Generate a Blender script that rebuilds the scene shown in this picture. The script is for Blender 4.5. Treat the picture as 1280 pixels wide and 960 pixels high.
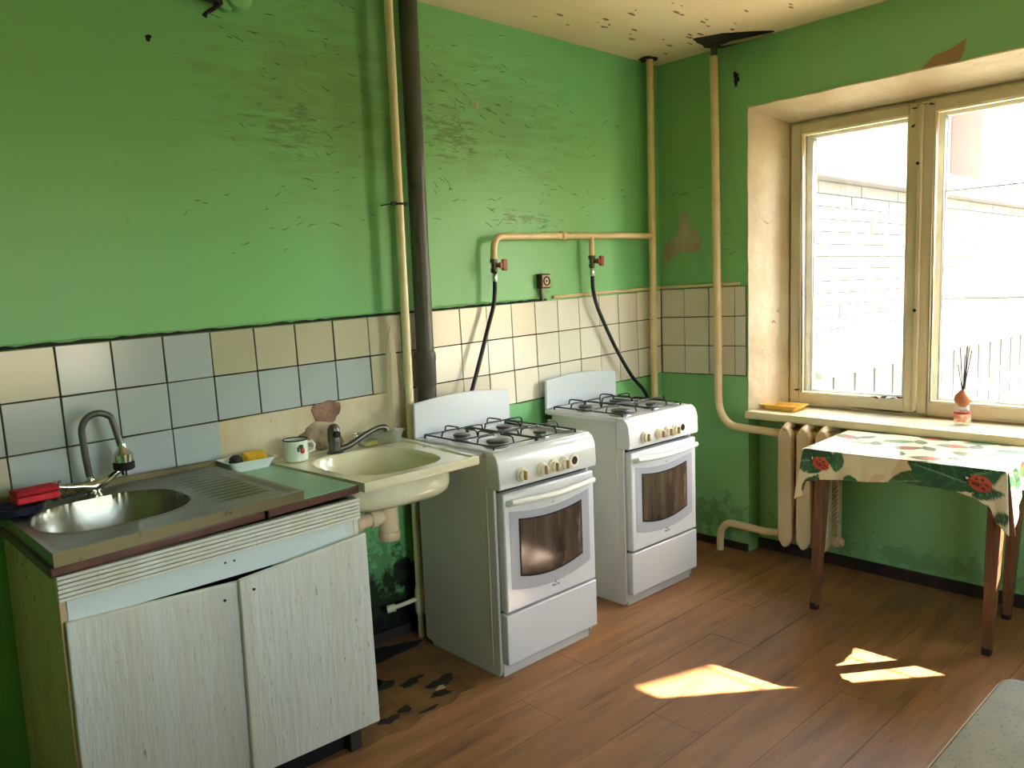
import bpy, bmesh, math, random
from mathutils import Vector, Matrix, noise
R=random.Random(7)
PI=math.pi
sc=bpy.context.scene
for o in list(bpy.data.objects): bpy.data.objects.remove(o)
COL=sc.collection

# ---------------------------------------------------------------- camera
cam=bpy.data.objects.new('camera',bpy.data.cameras.new('camera')); COL.objects.link(cam)
r_=Vector((0.72876624,-0.68371288,-0.03790085)); u_=Vector((0.10919486,0.06139308,0.99212266)); f_=Vector((0.67600019,0.72716407,-0.11939914))
cam.matrix_world=Matrix(((r_.x,u_.x,-f_.x,-3.5815),(r_.y,u_.y,-f_.y,-2.6256),(r_.z,u_.z,-f_.z,1.4028),(0,0,0,1)))
cam.data.sensor_width=36; cam.data.lens=985.9*36/1280; cam.data.clip_start=.05; cam.data.clip_end=300
sc.camera=cam
# ---------------------------------------------------------------- world, sun, portals, exposure
w=bpy.data.worlds.new('sky'); sc.world=w; w.use_nodes=True
nt=w.node_tree; bg=nt.nodes['Background']
sky=nt.nodes.new('ShaderNodeTexSky'); sky.sky_type='NISHITA'; sky.sun_disc=False; sky.sun_elevation=math.radians(45); sky.sun_rotation=math.radians(130); sky.air_density=1.3; sky.dust_density=2.2; sky.ozone_density=1.0
nt.links.new(sky.outputs[0],bg.inputs[0]); bg.inputs[1].default_value=1.0
sun=bpy.data.objects.new('sun',bpy.data.lights.new('sun','SUN')); COL.objects.link(sun)
sun.data.energy=34; sun.data.angle=math.radians(.53); sun.data.color=(1,.9,.74)
sun.rotation_euler=Vector((-.88,.70,-1)).to_track_quat('-Z','Y').to_euler(); sun.location=(5,-5,8)
def portal(name,loc,rot,sx,sy):
    l=bpy.data.lights.new(name,'AREA'); l.shape='RECTANGLE'; l.size=sx; l.size_y=sy; l.cycles.is_portal=True
    o=bpy.data.objects.new(name,l); o.location=loc; o.rotation_euler=rot; COL.objects.link(o)
portal('window_portal',(.40,-1.63,1.46),(0,PI/2,0),1.5,2.05)
portal('fill_window_portal',(-2.1,-4.44,1.45),(PI/2,0,0),1.4,1.5)
sc.view_settings.view_transform='Standard'; sc.view_settings.look='None'; sc.view_settings.gamma=1; sc.view_settings.use_curve_mapping=False
sc.view_settings.exposure=1.55
sc.cycles.use_denoising=True
sc.cycles.max_bounces=10; sc.cycles.diffuse_bounces=6; sc.cycles.transparent_max_bounces=16; sc.cycles.sample_clamp_indirect=6; sc.cycles.caustics_reflective=False; sc.cycles.caustics_refractive=False

# ---------------------------------------------------------------- helpers
def s2l(c): return tuple(((v/255)/12.92 if v/255<=.04045 else ((v/255+.055)/1.055)**2.4) for v in c)
MC={}
def mat(name,col,rough=.5,metal=0,var=None,bump=None,dirt=None,stretch=(1,1,1),spec=.5,coat=0,alpha=None,emit=None,objvar=0,trans=0):
    """col / var=(col2,scale,amount) / bump=(scale,strength) / dirt=(col,scale,threshold,width)"""
    if name in MC: return MC[name]
    m=bpy.data.materials.new(name); m.use_nodes=True; MC[name]=m
    t=m.node_tree; N=t.nodes; L=t.links.new; b=N['Principled BSDF']
    c=(*s2l(col),1); b.inputs['Base Color'].default_value=c
    b.inputs['Roughness'].default_value=rough; b.inputs['Metallic'].default_value=metal
    b.inputs['Specular IOR Level'].default_value=spec; b.inputs['Coat Weight'].default_value=coat; b.inputs['Coat Roughness'].default_value=.08
    b.inputs['Transmission Weight'].default_value=trans
    if var or bump or dirt or objvar:
        tc=N.new('ShaderNodeTexCoord'); mp=N.new('ShaderNodeMapping'); mp.inputs['Scale'].default_value=stretch
        L(tc.outputs['Object'],mp.inputs[0]); out=None
        if var:
            n=N.new('ShaderNodeTexNoise'); n.inputs['Scale'].default_value=var[1]; n.inputs['Detail'].default_value=5; L(mp.outputs[0],n.inputs[0])
            rp=N.new('ShaderNodeMapRange'); rp.inputs[1].default_value=.35; rp.inputs[2].default_value=.65; rp.inputs[4].default_value=var[2]; L(n.outputs[0],rp.inputs[0])
            mx=N.new('ShaderNodeMix'); mx.data_type='RGBA'; L(rp.outputs[0],mx.inputs[0]); mx.inputs[6].default_value=c; mx.inputs[7].default_value=(*s2l(var[0]),1); out=mx.outputs[2]
        if dirt:
            n=N.new('ShaderNodeTexNoise'); n.inputs['Scale'].default_value=dirt[1]; n.inputs['Detail'].default_value=8; n.inputs['Roughness'].default_value=.65; L(mp.outputs[0],n.inputs[0])
            rp=N.new('ShaderNodeMapRange'); rp.inputs[1].default_value=dirt[2]; rp.inputs[2].default_value=dirt[2]+dirt[3]; L(n.outputs[0],rp.inputs[0])
            mx=N.new('ShaderNodeMix'); mx.data_type='RGBA'; L(rp.outputs[0],mx.inputs[0])
            if out: L(out,mx.inputs[6])
            else: mx.inputs[6].default_value=c
            mx.inputs[7].default_value=(*s2l(dirt[0]),1); out=mx.outputs[2]
        if objvar:
            oi=N.new('ShaderNodeObjectInfo'); rp=N.new('ShaderNodeMapRange'); rp.inputs[3].default_value=1-objvar; rp.inputs[4].default_value=1+objvar; L(oi.outputs['Random'],rp.inputs[0])
            hs=N.new('ShaderNodeHueSaturation'); L(rp.outputs[0],hs.inputs['Value'])
            if out: L(out,hs.inputs['Color'])
            else: hs.inputs['Color'].default_value=c
            out=hs.outputs[0]
        if out: L(out,b.inputs['Base Color'])
        if bump:
            n=N.new('ShaderNodeTexNoise'); n.inputs['Scale'].default_value=bump[0]; n.inputs['Detail'].default_value=5; L(mp.outputs[0],n.inputs[0])
            bp=N.new('ShaderNodeBump'); bp.inputs['Strength'].default_value=bump[1]; bp.inputs['Distance'].default_value=.01; L(n.outputs[0],bp.inputs['Height']); L(bp.outputs[0],b.inputs['Normal'])
    return m

class MB:
    def __init__(s): s.v=[]; s.f=[]; s.m=[]; s.mi=0
    def add(s,vs,fs):
        k=len(s.v); s.v+= [tuple(p) for p in vs]; s.f+=[tuple(i+k for i in f) for f in fs]; s.m+=[s.mi]*len(fs); return s
    def box(s,x0,x1,y0,y1,z0,z1):
        return s.add([(x0,y0,z0),(x1,y0,z0),(x1,y1,z0),(x0,y1,z0),(x0,y0,z1),(x1,y0,z1),(x1,y1,z1),(x0,y1,z1)],
            [(0,3,2,1),(4,5,6,7),(0,1,5,4),(1,2,6,5),(2,3,7,6),(3,0,4,7)])
    def prism(s,poly,ax,a,b):
        n=len(poly)
        def P(q,c): return {'x':(c,q[0],q[1]),'y':(q[0],c,q[1]),'z':(q[0],q[1],c)}[ax]
        vs=[P(q,a) for q in poly]+[P(q,b) for q in poly]
        return s.add(vs,[tuple(range(n))[::-1],tuple(range(n,2*n))]+[(i,(i+1)%n,n+(i+1)%n,n+i) for i in range(n)])
    def tube(s,path,r,n=12,closed=False,cap=True):
        P=[Vector(p) for p in path]; m=len(P); rs=r if isinstance(r,(list,tuple)) else [r]*m
        T=[]
        for i in range(m):
            if closed: t=P[(i+1)%m]-P[i-1]
            else: t=P[min(i+1,m-1)]-P[max(i-1,0)]
            T.append(t.normalized())
        up=Vector((0,0,1)) if abs(T[0].z)<.9 else Vector((1,0,0))
        a=T[0].cross(up).normalized(); vs=[]
        for i in range(m):
            a=(a-T[i]*a.dot(T[i])).normalized(); b=T[i].cross(a)
            for k in range(n):
                q=2*PI*k/n; vs.append(P[i]+(a*math.cos(q)+b*math.sin(q))*rs[i])
        fs=[]
        for i in range(m if closed else m-1):
            j=(i+1)%m
            for k in range(n): fs.append((i*n+k,i*n+(k+1)%n,j*n+(k+1)%n,j*n+k))
        if cap and not closed: fs+=[tuple(range(n))[::-1],tuple(range((m-1)*n,m*n))]
        return s.add(vs,fs)
    def lathe(s,prof,c=(0,0,0),n=24,ax='z',sx=1,sy=1):
        vs=[];m=len(prof)
        for r,h in prof:
            for k in range(n):
                q=2*PI*k/n; a,b=r*math.cos(q)*sx,r*math.sin(q)*sy
                p={'z':(a,b,h),'y':(a,h,b),'x':(h,a,b)}[ax]; vs.append((p[0]+c[0],p[1]+c[1],p[2]+c[2]))
        fs=[]
        for i in range(m-1):
            for k in range(n): fs.append((i*n+k,i*n+(k+1)%n,(i+1)*n+(k+1)%n,(i+1)*n+k))
        if prof[0][0]>1e-6: fs.append(tuple(range(n))[::-1])
        if prof[-1][0]>1e-6: fs.append(tuple(range((m-1)*n,m*n)))
        return s.add(vs,fs)
    def grid(s,nu,nv,fn):
        vs=[fn(i/nu,j/nv) for j in range(nv+1) for i in range(nu+1)]
        return s.add(vs,[(j*(nu+1)+i,j*(nu+1)+i+1,(j+1)*(nu+1)+i+1,(j+1)*(nu+1)+i) for j in range(nv) for i in range(nu)])
    def build(s,name,mats,parent=None,bev=0,seg=2,sharp=40,thick=0,sub=0,origin=None):
        me=bpy.data.meshes.new(name)
        if parent is not None: o0=parent['_w'] if '_w' in parent else (0,0,0); o0=Vector(o0)
        elif origin is not None: o0=Vector(origin)
        else:
            xs=[p[0] for p in s.v]; ys=[p[1] for p in s.v]; zs=[p[2] for p in s.v]
            o0=Vector(((min(xs)+max(xs))/2,(min(ys)+max(ys))/2,min(zs)))
        me.from_pydata([(p[0]-o0.x,p[1]-o0.y,p[2]-o0.z) for p in s.v],[],s.f)
        if not isinstance(mats,(list,tuple)): mats=[mats]
        for m in mats: me.materials.append(m)
        for p,i in zip(me.polygons,s.m): p.material_index=i
        bm=bmesh.new(); bm.from_mesh(me); bmesh.ops.remove_doubles(bm,verts=bm.verts,dist=1e-5); bmesh.ops.recalc_face_normals(bm,faces=bm.faces)
        for f in bm.faces: f.smooth=True
        for e in bm.edges:
            if len(e.link_faces)==2 and e.calc_face_angle(0)>math.radians(sharp): e.smooth=False
        bm.to_mesh(me); bm.free()
        o=bpy.data.objects.new(name,me); COL.objects.link(o)
        if parent is not None: o.parent=parent; o['_w']=tuple(o0)
        else: o.location=o0; o['_w']=tuple(o0)
        if thick:
            md=o.modifiers.new('t','SOLIDIFY'); md.thickness=thick; md.offset=0
        if bev:
            md=o.modifiers.new('b','BEVEL'); md.width=bev; md.segments=seg; md.limit_method='ANGLE'; md.angle_limit=math.radians(35)
        if sub:
            md=o.modifiers.new('s','SUBSURF'); md.levels=sub; md.render_levels=sub
        return o
def empty(name,loc):
    o=bpy.data.objects.new(name,None); COL.objects.link(o); o.location=loc; o['_w']=tuple(loc); o.empty_display_size=.05; return o
def tag(o,label=None,cat=None,group=None,kind=None):
    if label: o['label']=label
    if cat: o['category']=cat
    if group: o['group']=group
    if kind: o['kind']=kind
    return o
def thing(name,label,cat,loc,group=None): return tag(empty(name,loc),label,cat,group)
def copy_tree(o,parent=None):
    c=o.copy(); COL.objects.link(c); c.parent=parent
    for ch in list(o.children): copy_tree(ch,c)
    return c
def arc(c,r,a0,a1,n,ax='y'):
    out=[]
    for i in range(n+1):
        a=math.radians(a0+(a1-a0)*i/n); p,q=r*math.cos(a),r*math.sin(a)
        out.append({'y':(c[0]+p,c[1],c[2]+q),'x':(c[0],c[1]+p,c[2]+q),'z':(c[0]+p,c[1]+q,c[2])}[ax])
    return out
def spline(pts,n=8):
    P=[Vector(p) for p in pts]; P=[2*P[0]-P[1]]+P+[2*P[-1]-P[-2]]; out=[]
    for i in range(1,len(P)-2):
        for k in range(n):
            t=k/n; a,b,c,d=P[i-1:i+3]
            out.append(.5*((2*b)+(c-a)*t+(2*a-5*b+4*c-d)*t*t+(3*b-a-3*c+d)*t**3))
    out.append(P[-2]); return out
def ragged(cx,cy,rx,ry,n=20,j=.3,seed=0):
    q=random.Random(seed); ph=[q.uniform(0,6.28) for _ in range(4)]
    out=[]
    for k in range(n):
        a=2*PI*k/n; f=1+j*(.5*math.sin(2*a+ph[0])+.4*math.sin(3*a+ph[1])+.3*math.sin(5*a+ph[2]))+q.uniform(-j,j)*.35
        out.append((cx+rx*f*math.cos(a),cy+ry*f*math.sin(a)))
    return out

# ---------------------------------------------------------------- materials
def smudge(m,col,centre,size,scale,amt,thr,soft):
    # stain with a shape of its own: noise inside a soft box region
    t=m.node_tree; N=t.nodes; L=t.links.new; b=N['Principled BSDF']; src=b.inputs['Base Color'].links[0].from_socket
    tc=N.new('ShaderNodeTexCoord'); sp=N.new('ShaderNodeVectorMath'); sp.operation='SUBTRACT'; sp.inputs[1].default_value=centre; L(tc.outputs['Object'],sp.inputs[0])
    dv=N.new('ShaderNodeVectorMath'); dv.operation='DIVIDE'; dv.inputs[1].default_value=size; L(sp.outputs[0],dv.inputs[0])
    ln=N.new('ShaderNodeVectorMath'); ln.operation='LENGTH'; L(dv.outputs[0],ln.inputs[0])
    mp=N.new('ShaderNodeMapping'); mp.inputs['Scale'].default_value=scale; L(tc.outputs['Object'],mp.inputs[0])
    n=N.new('ShaderNodeTexNoise'); n.inputs['Scale'].default_value=1; n.inputs['Detail'].default_value=9; n.inputs['Roughness'].default_value=.68; L(mp.outputs[0],n.inputs[0])
    a=N.new('ShaderNodeMath'); a.operation='MULTIPLY_ADD'; a.inputs[1].default_value=-.32; L(ln.outputs[1],a.inputs[0]); L(n.outputs[0],a.inputs[2])
    r=N.new('ShaderNodeMapRange'); r.inputs[1].default_value=thr; r.inputs[2].default_value=thr+soft; r.inputs[4].default_value=amt; L(a.outputs[0],r.inputs[0])
    mx=N.new('ShaderNodeMix'); mx.data_type='RGBA'; L(r.outputs[0],mx.inputs[0]); L(src,mx.inputs[6]); mx.inputs[7].default_value=(*s2l(col),1); L(mx.outputs[2],b.inputs['Base Color'])
def wallpaint(name,base,c2,c3):
    m=mat(name,base,.42,var=(c2,1.1,.75),bump=(9,.25),dirt=(c3,14,.66,.12),spec=.4)
    return m
GREEN=wallpaint('green_wall_paint',(114,186,124),(128,182,108),(92,140,76))
smudge(GREEN,(108,140,76),(-2.0,0,2.15),(.8,9,.5),(4,4,22),.55,.28,.20)
smudge(GREEN,(108,142,78),(-1.2,0,2.15),(.8,9,.42),(5,5,26),.5,.28,.18)
smudge(GREEN,(84,106,58),(-1.45,0,2.05),(.45,9,.3),(14,14,60),.6,.43,.05)
smudge(GREEN,(84,106,58),(-2.15,0,2.0),(.5,9,.3),(12,12,70),.5,.44,.05)
smudge(GREEN,(84,106,58),(-1.0,0,1.72),(.5,9,.10),(12,12,60),.6,.42,.05)
smudge(GREEN,(110,120,60),(-.93,0,1.40),(.10,9,.12),(20,20,20),.6,.28,.2)
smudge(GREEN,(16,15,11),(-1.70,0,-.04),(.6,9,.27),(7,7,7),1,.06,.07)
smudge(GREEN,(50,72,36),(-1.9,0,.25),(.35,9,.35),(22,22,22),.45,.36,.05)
GREENW=wallpaint('green_window_wall_paint',(130,190,130),(140,186,116),(100,142,78))
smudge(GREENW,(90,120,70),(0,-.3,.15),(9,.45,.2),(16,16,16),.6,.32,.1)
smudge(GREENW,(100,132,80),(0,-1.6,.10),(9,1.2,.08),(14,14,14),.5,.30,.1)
CEIL=mat('cream_ceiling_paint',(236,218,188),.8,var=((226,202,164),1.6,.8),bump=(30,.2),dirt=((140,100,66),26,.70,.04),stretch=(1,2.2,1))
REVEAL=mat('cream_plaster_reveal',(222,210,184),.6,var=((204,182,146),4,.8),bump=(14,.9),dirt=((150,118,78),18,.64,.08))
GROUT=mat('dark_grout',(58,48,34),.9,var=((110,92,64),9,.6))
TILEB=mat('white_blue_tile_glaze',(166,180,186),.16,bump=(6,.05),objvar=.05,spec=.6)  # blue partly put in for sky reflected in the white glaze
TILEC=mat('cream_tile_glaze',(214,208,190),.2,bump=(6,.05),objvar=.06,spec=.6)
TILEL=mat('dull_cream_tile_glaze',(180,180,160),.2,bump=(6,.05),objvar=.06,spec=.6)  # cream glaze, darker than the right-hand cream tiles
TILEW=mat('white_tile_glaze',(226,224,210),.18,bump=(6,.05),objvar=.06,spec=.6)
YPLAST=mat('yellowed_cream_plaster',(198,194,170),.55,var=((180,168,130),5,.8),bump=(16,.5),dirt=((104,84,56),18,.68,.06))
PIPEC=mat('cream_pipe_paint',(232,208,164),.38,var=((214,180,130),9,.7),bump=(30,.25),dirt=((120,76,44),30,.70,.04))
PIPEW=mat('white_pipe_paint',(232,224,188),.35,var=((214,196,150),5,.6),bump=(30,.2),dirt=((120,96,60),28,.72,.04))
PIPEG=mat('grey_pipe_paint',(74,74,66),.42,var=((60,56,48),6,.8),bump=(25,.4),dirt=((34,30,26),20,.64,.05))
BLACK=mat('black_void',(14,12,11),.8)
RUBBER=mat('black_rubber',(20,20,20),.4)
ENAMEL=mat('white_stove_enamel',(208,210,210),.22,bump=(3,.02),spec=.5,coat=.2)
ENSIDE=mat('grey_green_side_enamel',(206,206,200),.35,var=((196,196,184),3,.6),dirt=((112,92,60),40,.74,.03))
SMOKE=mat('grey_oven_print',(164,166,170),.3)
CHROME=mat('chrome',(206,206,200),.14,metal=1)
STEEL=mat('brushed_steel',(158,158,148),.32,metal=1,var=((128,124,104),7,.7),bump=(60,.05),dirt=((104,92,64),24,.66,.08))
GUNM=mat('dull_grey_metal',(104,102,96),.3,metal=.8,bump=(40,.2))
IRON=mat('black_grate_iron',(26,25,25),.4)
WOODW=mat('white_cracked_paint_wood',(208,212,206),.5,var=((200,200,180),6,.7),bump=(26,.3),dirt=((112,106,86),26,.67,.04),stretch=(2.4,2.4,.32))
WOODY=mat('yellowed_side_paint',(204,176,148),.55,var=((188,156,120),4,.8),bump=(20,.5),dirt=((96,92,60),22,.66,.04),stretch=(2,2,.35))
WOODB=mat('pale_blue_white_strip',(206,218,218),.45,bump=(20,.2))
BROWNE=mat('brown_worktop_edge',(92,52,38),.45,var=((60,36,26),14,.7))
LAMG=mat('green_laminate',(142,192,158),.3,var=((120,170,138),7,.5))
FRAMEW=mat('cream_window_paint',(206,194,164),.4,var=((192,174,138),6,.6),bump=(25,.25),dirt=((126,92,56),34,.72,.04))
FRAMEO=mat('white_outer_sash_paint',(214,220,214),.5,var=((190,192,176),12,.6),bump=(25,.4),dirt=((120,110,84),28,.68,.05))
TABW=mat('brown_wood_leg',(128,88,62),.4,var=((96,62,42),10,.8),stretch=(6,6,.6),bump=(14,.2))
REDB=mat('red_brown_valve',(142,66,34),.5,dirt=((60,30,22),40,.6,.1))
SILLM=mat('cream_sill_paint',(230,220,184),.32,var=((212,194,148),5,.6),bump=(14,.2),dirt=((120,104,70),26,.68,.05))
BASEB=mat('dark_brown_baseboard',(52,34,26),.6,var=((30,20,18),10,.8))
PLANK=mat('brown_laminate_plank',(156,110,68),.5,var=((124,86,52),7,.85),bump=(30,.12),dirt=((84,58,40),11,.56,.22),stretch=(.35,2.6,1),objvar=.06)
SUBF=mat('dark_subfloor',(58,38,26),.8)
OLDL=mat('old_yellow_linoleum',(136,100,58),.5,var=((96,64,36),8,.8),dirt=((44,30,20),12,.6,.12))
PLAST=mat('bare_plaster',(184,174,140),.9,var=((166,142,110),10,.7),bump=(20,.6))
CRACK=mat('dark_crack',(64,88,44),.9)
CR2=mat('old_paint_crack',(122,112,84),.9)
GRIME_SHADE=mat('mould_and_hole_shade',(24,22,16),.9,var=((44,40,24),8,.6),bump=(30,.6))  # also paints the dark inside of the ceiling holes

# glass: thin dusty pane
def glassm(name,dust,col=(1,1,1)):
    m=bpy.data.materials.new(name); m.use_nodes=True; t=m.node_tree; N=t.nodes; L=t.links.new; N.clear()
    out=N.new('ShaderNodeOutputMaterial'); tr=N.new('ShaderNodeBsdfTransparent'); tr.inputs[0].default_value=(*col,1)
    gl=N.new('ShaderNodeBsdfGlossy'); gl.inputs['Roughness'].default_value=.02; lw=N.new('ShaderNodeLayerWeight'); pw_=N.new('ShaderNodeMath'); pw_.operation='POWER'; pw_.inputs[1].default_value=4; L(lw.outputs['Facing'],pw_.inputs[0]); fr=N.new('ShaderNodeMath'); fr.operation='MULTIPLY_ADD'; fr.inputs[1].default_value=.5; fr.inputs[2].default_value=.03; L(pw_.outputs[0],fr.inputs[0])
    df=N.new('ShaderNodeBsdfTranslucent'); df.inputs[0].default_value=(.9,.9,.85,1)
    m1=N.new('ShaderNodeMixShader'); m2=N.new('ShaderNodeMixShader'); L(fr.outputs[0],m1.inputs[0]); L(tr.outputs[0],m1.inputs[1]); L(gl.outputs[0],m1.inputs[2])
    n=N.new('ShaderNodeTexNoise'); n.inputs['Scale'].default_value=7; mr=N.new('ShaderNodeMapRange'); mr.inputs[3].default_value=dust*.5; mr.inputs[4].default_value=dust*1.5; L(n.outputs[0],mr.inputs[0])
    L(mr.outputs[0],m2.inputs[0]); L(m1.outputs[0],m2.inputs[1]); L(df.outputs[0],m2.inputs[2]); L(m2.outputs[0],out.inputs[0]); return m
GLASS=glassm('dusty_window_glass',.010)
CLEAR=glassm('clear_glass',.03,(.96,.98,.97))
PLAS=glassm('clear_plastic',.22,(.9,.94,.95))

# ================================================================ SETTING
XR=-5.2; YR=-4.2; H=2.55
def st(o): o['kind']='structure'; return o
floor=st(MB().box(XR-.1,.4,YR-.1,.1,-.12,-.012).build('floor',SUBF,origin=(0,0,0)))
# planks run along x, one by one
pw,pl=.19,1.22
pv=[]
for row in range(int(4.3/pw)+1):
    y1=-row*pw+.02; y0=y1-pw
    off=-((row*.41)%1)*pl
    x=.12+off*0
    x1=.12; first=True
    while x1>XR:
        ln=pl if not first else pl*(.25+((row*.37)%1)*.75)
        first=False; x0=x1-ln
        vis = x0>-3.6 or row<13
        if y0<YR: pass
        pv.append((max(x0,XR),min(x1,.12),max(y0,YR),min(y1,.0))); x1=x0
for i,(a,b,c,d) in enumerate(pv):
    if b-a<.02 or d-c<.02: continue
    g=.0009; dz=R.uniform(-.0004,.0004)
    MB().box(a+g,b-g,c+g,d-g,-.011,dz).build('plank' ,PLANK,floor)
ceiling=st(MB().box(XR-.1,.4,YR-.1,.1,H,H+.15).build('ceiling',CEIL,origin=(0,0,0)))
walll=st(MB().box(XR-.1,.4,0,.15,-.1,H).build('wall_left',GREEN,origin=(0,0,0)))
wb=MB()
wb.box(XR-.15,XR,YR,0,-.1,H)
st(wb.build('wall_back',GREEN,origin=(0,0,0)))
wr=MB(); wr.box(XR-.1,-2.72,YR-.25,YR,-.1,H).box(-1.48,.4,YR-.25,YR,-.1,H).box(-2.72,-1.48,YR-.25,YR,-.1,.72).box(-2.72,-1.48,YR-.25,YR,2.17,H)
st(wr.build('wall_right',GREEN,origin=(0,0,0)))
# window wall: opening splayed, niche under the sill
WY0,WY1=-.535,-2.74; ZT=2.237
ww=MB()
ww.box(0,.34,WY0,0,-.1,H).box(0,.34,YR,WY1,-.1,H).box(0,.34,WY1,WY0,ZT,H).box(.105,.34,WY1,WY0,-.1,.712)
wallw=st(ww.build('wall_window',GREENW,origin=(0,0,0)))
FY0,FY1,FZ0,FZ1=-.645,-2.635,.752,2.165
FX=.2
rv=MB()
rv.prism([(0-.002,WY0),(FX,FY0),(.34,FY0),(.34,WY0)],'z',.712,ZT)
rv.prism([(0-.002,WY1),(FX,FY1),(.34,FY1),(.34,WY1)],'z',.712,ZT)
tp=MB()
def P(a,b): return [(-.002,a,ZT),(FX,b[0],FZ1),(.4,b[0],FZ1)]
tp.add([(-.002,WY1,ZT),(-.002,WY0,ZT),(FX,FY0,FZ1),(FX,FY1,FZ1),(.34,FY0,FZ1),(.34,FY1,FZ1),(.34,FY0,ZT),(.34,FY1,ZT)],[(0,1,2,3),(3,2,4,5),(4,6,7,5),(0,3,5,7),(1,6,4,2),(0,7,6,1)])
def wobble(mb,amp,seed): pass
rvo=rv.build('window_reveal',REVEAL,wallw,bev=.004); tpo=tp.build('window_reveal',REVEAL,wallw,bev=.004)
# rough edge bead where reveal meets green wall
e=MB()
pts=[(-.001,WY0+R.uniform(-.002,.002),.72+i*.05) for i in range(31)]
e.tube(pts,.004,6); e.tube([(-.001,WY0-i*.05,ZT+R.uniform(-.002,.002)) for i in range(42)],.004,6)
e.build('plaster_edge',REVEAL,wallw)
# sill board
MB().prism([(-.062,.722),(-.055,.748),(FX+.03,.756),(FX+.03,.712),(-.058,.712)],'y',-2.72,-.548).build('window_sill',SILLM,wallw,bev=.004)
# niche ledge return and baseboards
MB().box(.088,.105,WY1+.002,WY0-.002,0,.055).build('baseboard_niche',BASEB,None,bev=.003)['kind']='structure'
MB().box(-.014,0,WY0+.0,-.01,0,.04).build('baseboard_window',BASEB,None,bev=.003)['kind']='structure'
MB().box(-3.0,-.02,-.012,0,0,.045).build('baseboard_left',BASEB,None,bev=.003)['kind']='structure'

# ---- tiles on the left wall (each a part of the wall); joints follow the crooked setting of the photo
def tl_right(i,k): # i columns from the corner side
    X=-(.2272+i*.1515)+.0223*k*.1518; return X, 1.3672-k*.1518-.0266*(.2272+i*.1515)
def tl_left(i,k):
    X=-(1.744+i*.1549)+.0223*k*.1518; return X, 1.3672-k*.1518-.0266*(1.744+i*.1549)
g1=MB().prism([(-.005,1.361),(-1.77,1.318),(-1.77,.865),(-.005,.912)],'y',-.004,0).prism([(-1.77,1.318),(-3.45,1.274),(-3.45,.80),(-1.77,.865)],'y',-.004,0)
g1.build('grout_bed',GROUT,walll)
def put_tile(q,m,ax='y',seed=0):
    g=.0022; cx=sum(p[0] for p in q)/4; cz=sum(p[1] for p in q)/4
    q=[(p[0]+(g if p[0]<cx else -g)+R.uniform(-.0006,.0006),p[1]+(g if p[1]<cz else -g)+R.uniform(-.0006,.0006)) for p in q]
    d=-.0095+R.uniform(-.0012,.0012); ty=R.uniform(-.0006,.0006); tz=R.uniform(-.0006,.0006)
    mb=MB(); n=4
    fr=[(p[0],d+(ty if p[0]<cx else -ty)+(tz if p[1]<cz else -tz),p[1]) for p in q]; bk=[(p[0],-.002,p[1]) for p in q]
    if ax=='x': fr=[(a[1],a[0],a[2]) for a in fr]; bk=[(a[1],a[0],a[2]) for a in bk]
    mb.add(fr+bk,[(0,1,2,3),(7,6,5,4),(0,4,5,1),(1,5,6,2),(2,6,7,3),(3,7,4,0)])
    return mb.build('tile',m,walll if ax=='y' else wallw,bev=.0012,seg=1)
for i in range(-1,10):
    for k in range(3):
        a,b=tl_right(i,k),tl_right(i-1,k); c,d=tl_right(i-1,k+1),tl_right(i,k+1)
        if i==0: pass
        q=[a,b,c,d]
        if i==-1:
            # last narrow column against the corner
            q=[tl_right(-1,k),(-.012,tl_right(-1,k)[1]+.001),(-.012,tl_right(-1,k+1)[1]+.001),tl_right(-1,k+1)]
        if i==9: pass
        m=TILEC if (i<3 or R.random()<.15) else TILEW
        put_tile(q,m)
for k in range(3): # fills behind the sewer pipe
    a=tl_left(0,k); b=tl_right(9,k); c=tl_right(9,k+1); d=tl_left(0,k+1)
    if b[0]-a[0]>.02: put_tile([a,b,c,d],TILEC)
for i in range(1,12):
    for k in range(3):
        if k==2 and i<6: continue
        q=[tl_left(i,k),tl_left(i-1,k),tl_left(i-1,k+1),tl_left(i,k+1)]
        m=TILEL if ((k==0 and i in(1,2,3,4,5,9)) or (k==1 and i==1)) else TILEB
        if k==2 and i==10: m=TILEL
        if k==2: q=[(q[0][0],q[0][1]),q[1],(q[2][0],max(q[2][1],.845)),(q[3][0],max(q[3][1],.845))]
        put_tile(q,m)
# plastered-over lower band behind the sinks
yp=MB(); 
top=[(-2.545,.992),(-2.40,.998),(-2.2,1.004),(-2.05,1.008),(-1.9,1.012),(-1.745,1.019)]
yp.prism(top+[(-1.73,.70),(-2.40,.68),(-2.56,.80)],'y',-.0105,0)
yp.build('plaster_band',YPLAST,walll,bev=.003)
MB().prism(ragged(-1.80,1.02,.030,.25,26,.12,3),'y',-.0125,0).build('plaster_ridge',YPLAST,walll,bev=.003)
# trim bead above the right-hand tiles and along the window-wall tiles
def strip(name,pts,ax,m,r=.008,parent=None):
    return MB().tube(pts,r,8).build(name,m,parent)
strip('tile_bead',[(-.86+i*.07,-.008,1.3672-.0266*(.86-i*.07)+.013) for i in range(13)],'y',PIPEC,.0075,walll)
strip('tile_bead',[(-.008,-.01-i*.06,1.3672+.0174*(.01+i*.06)+.012) for i in range(9)],'x',PIPEC,.0075,wallw)
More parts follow.
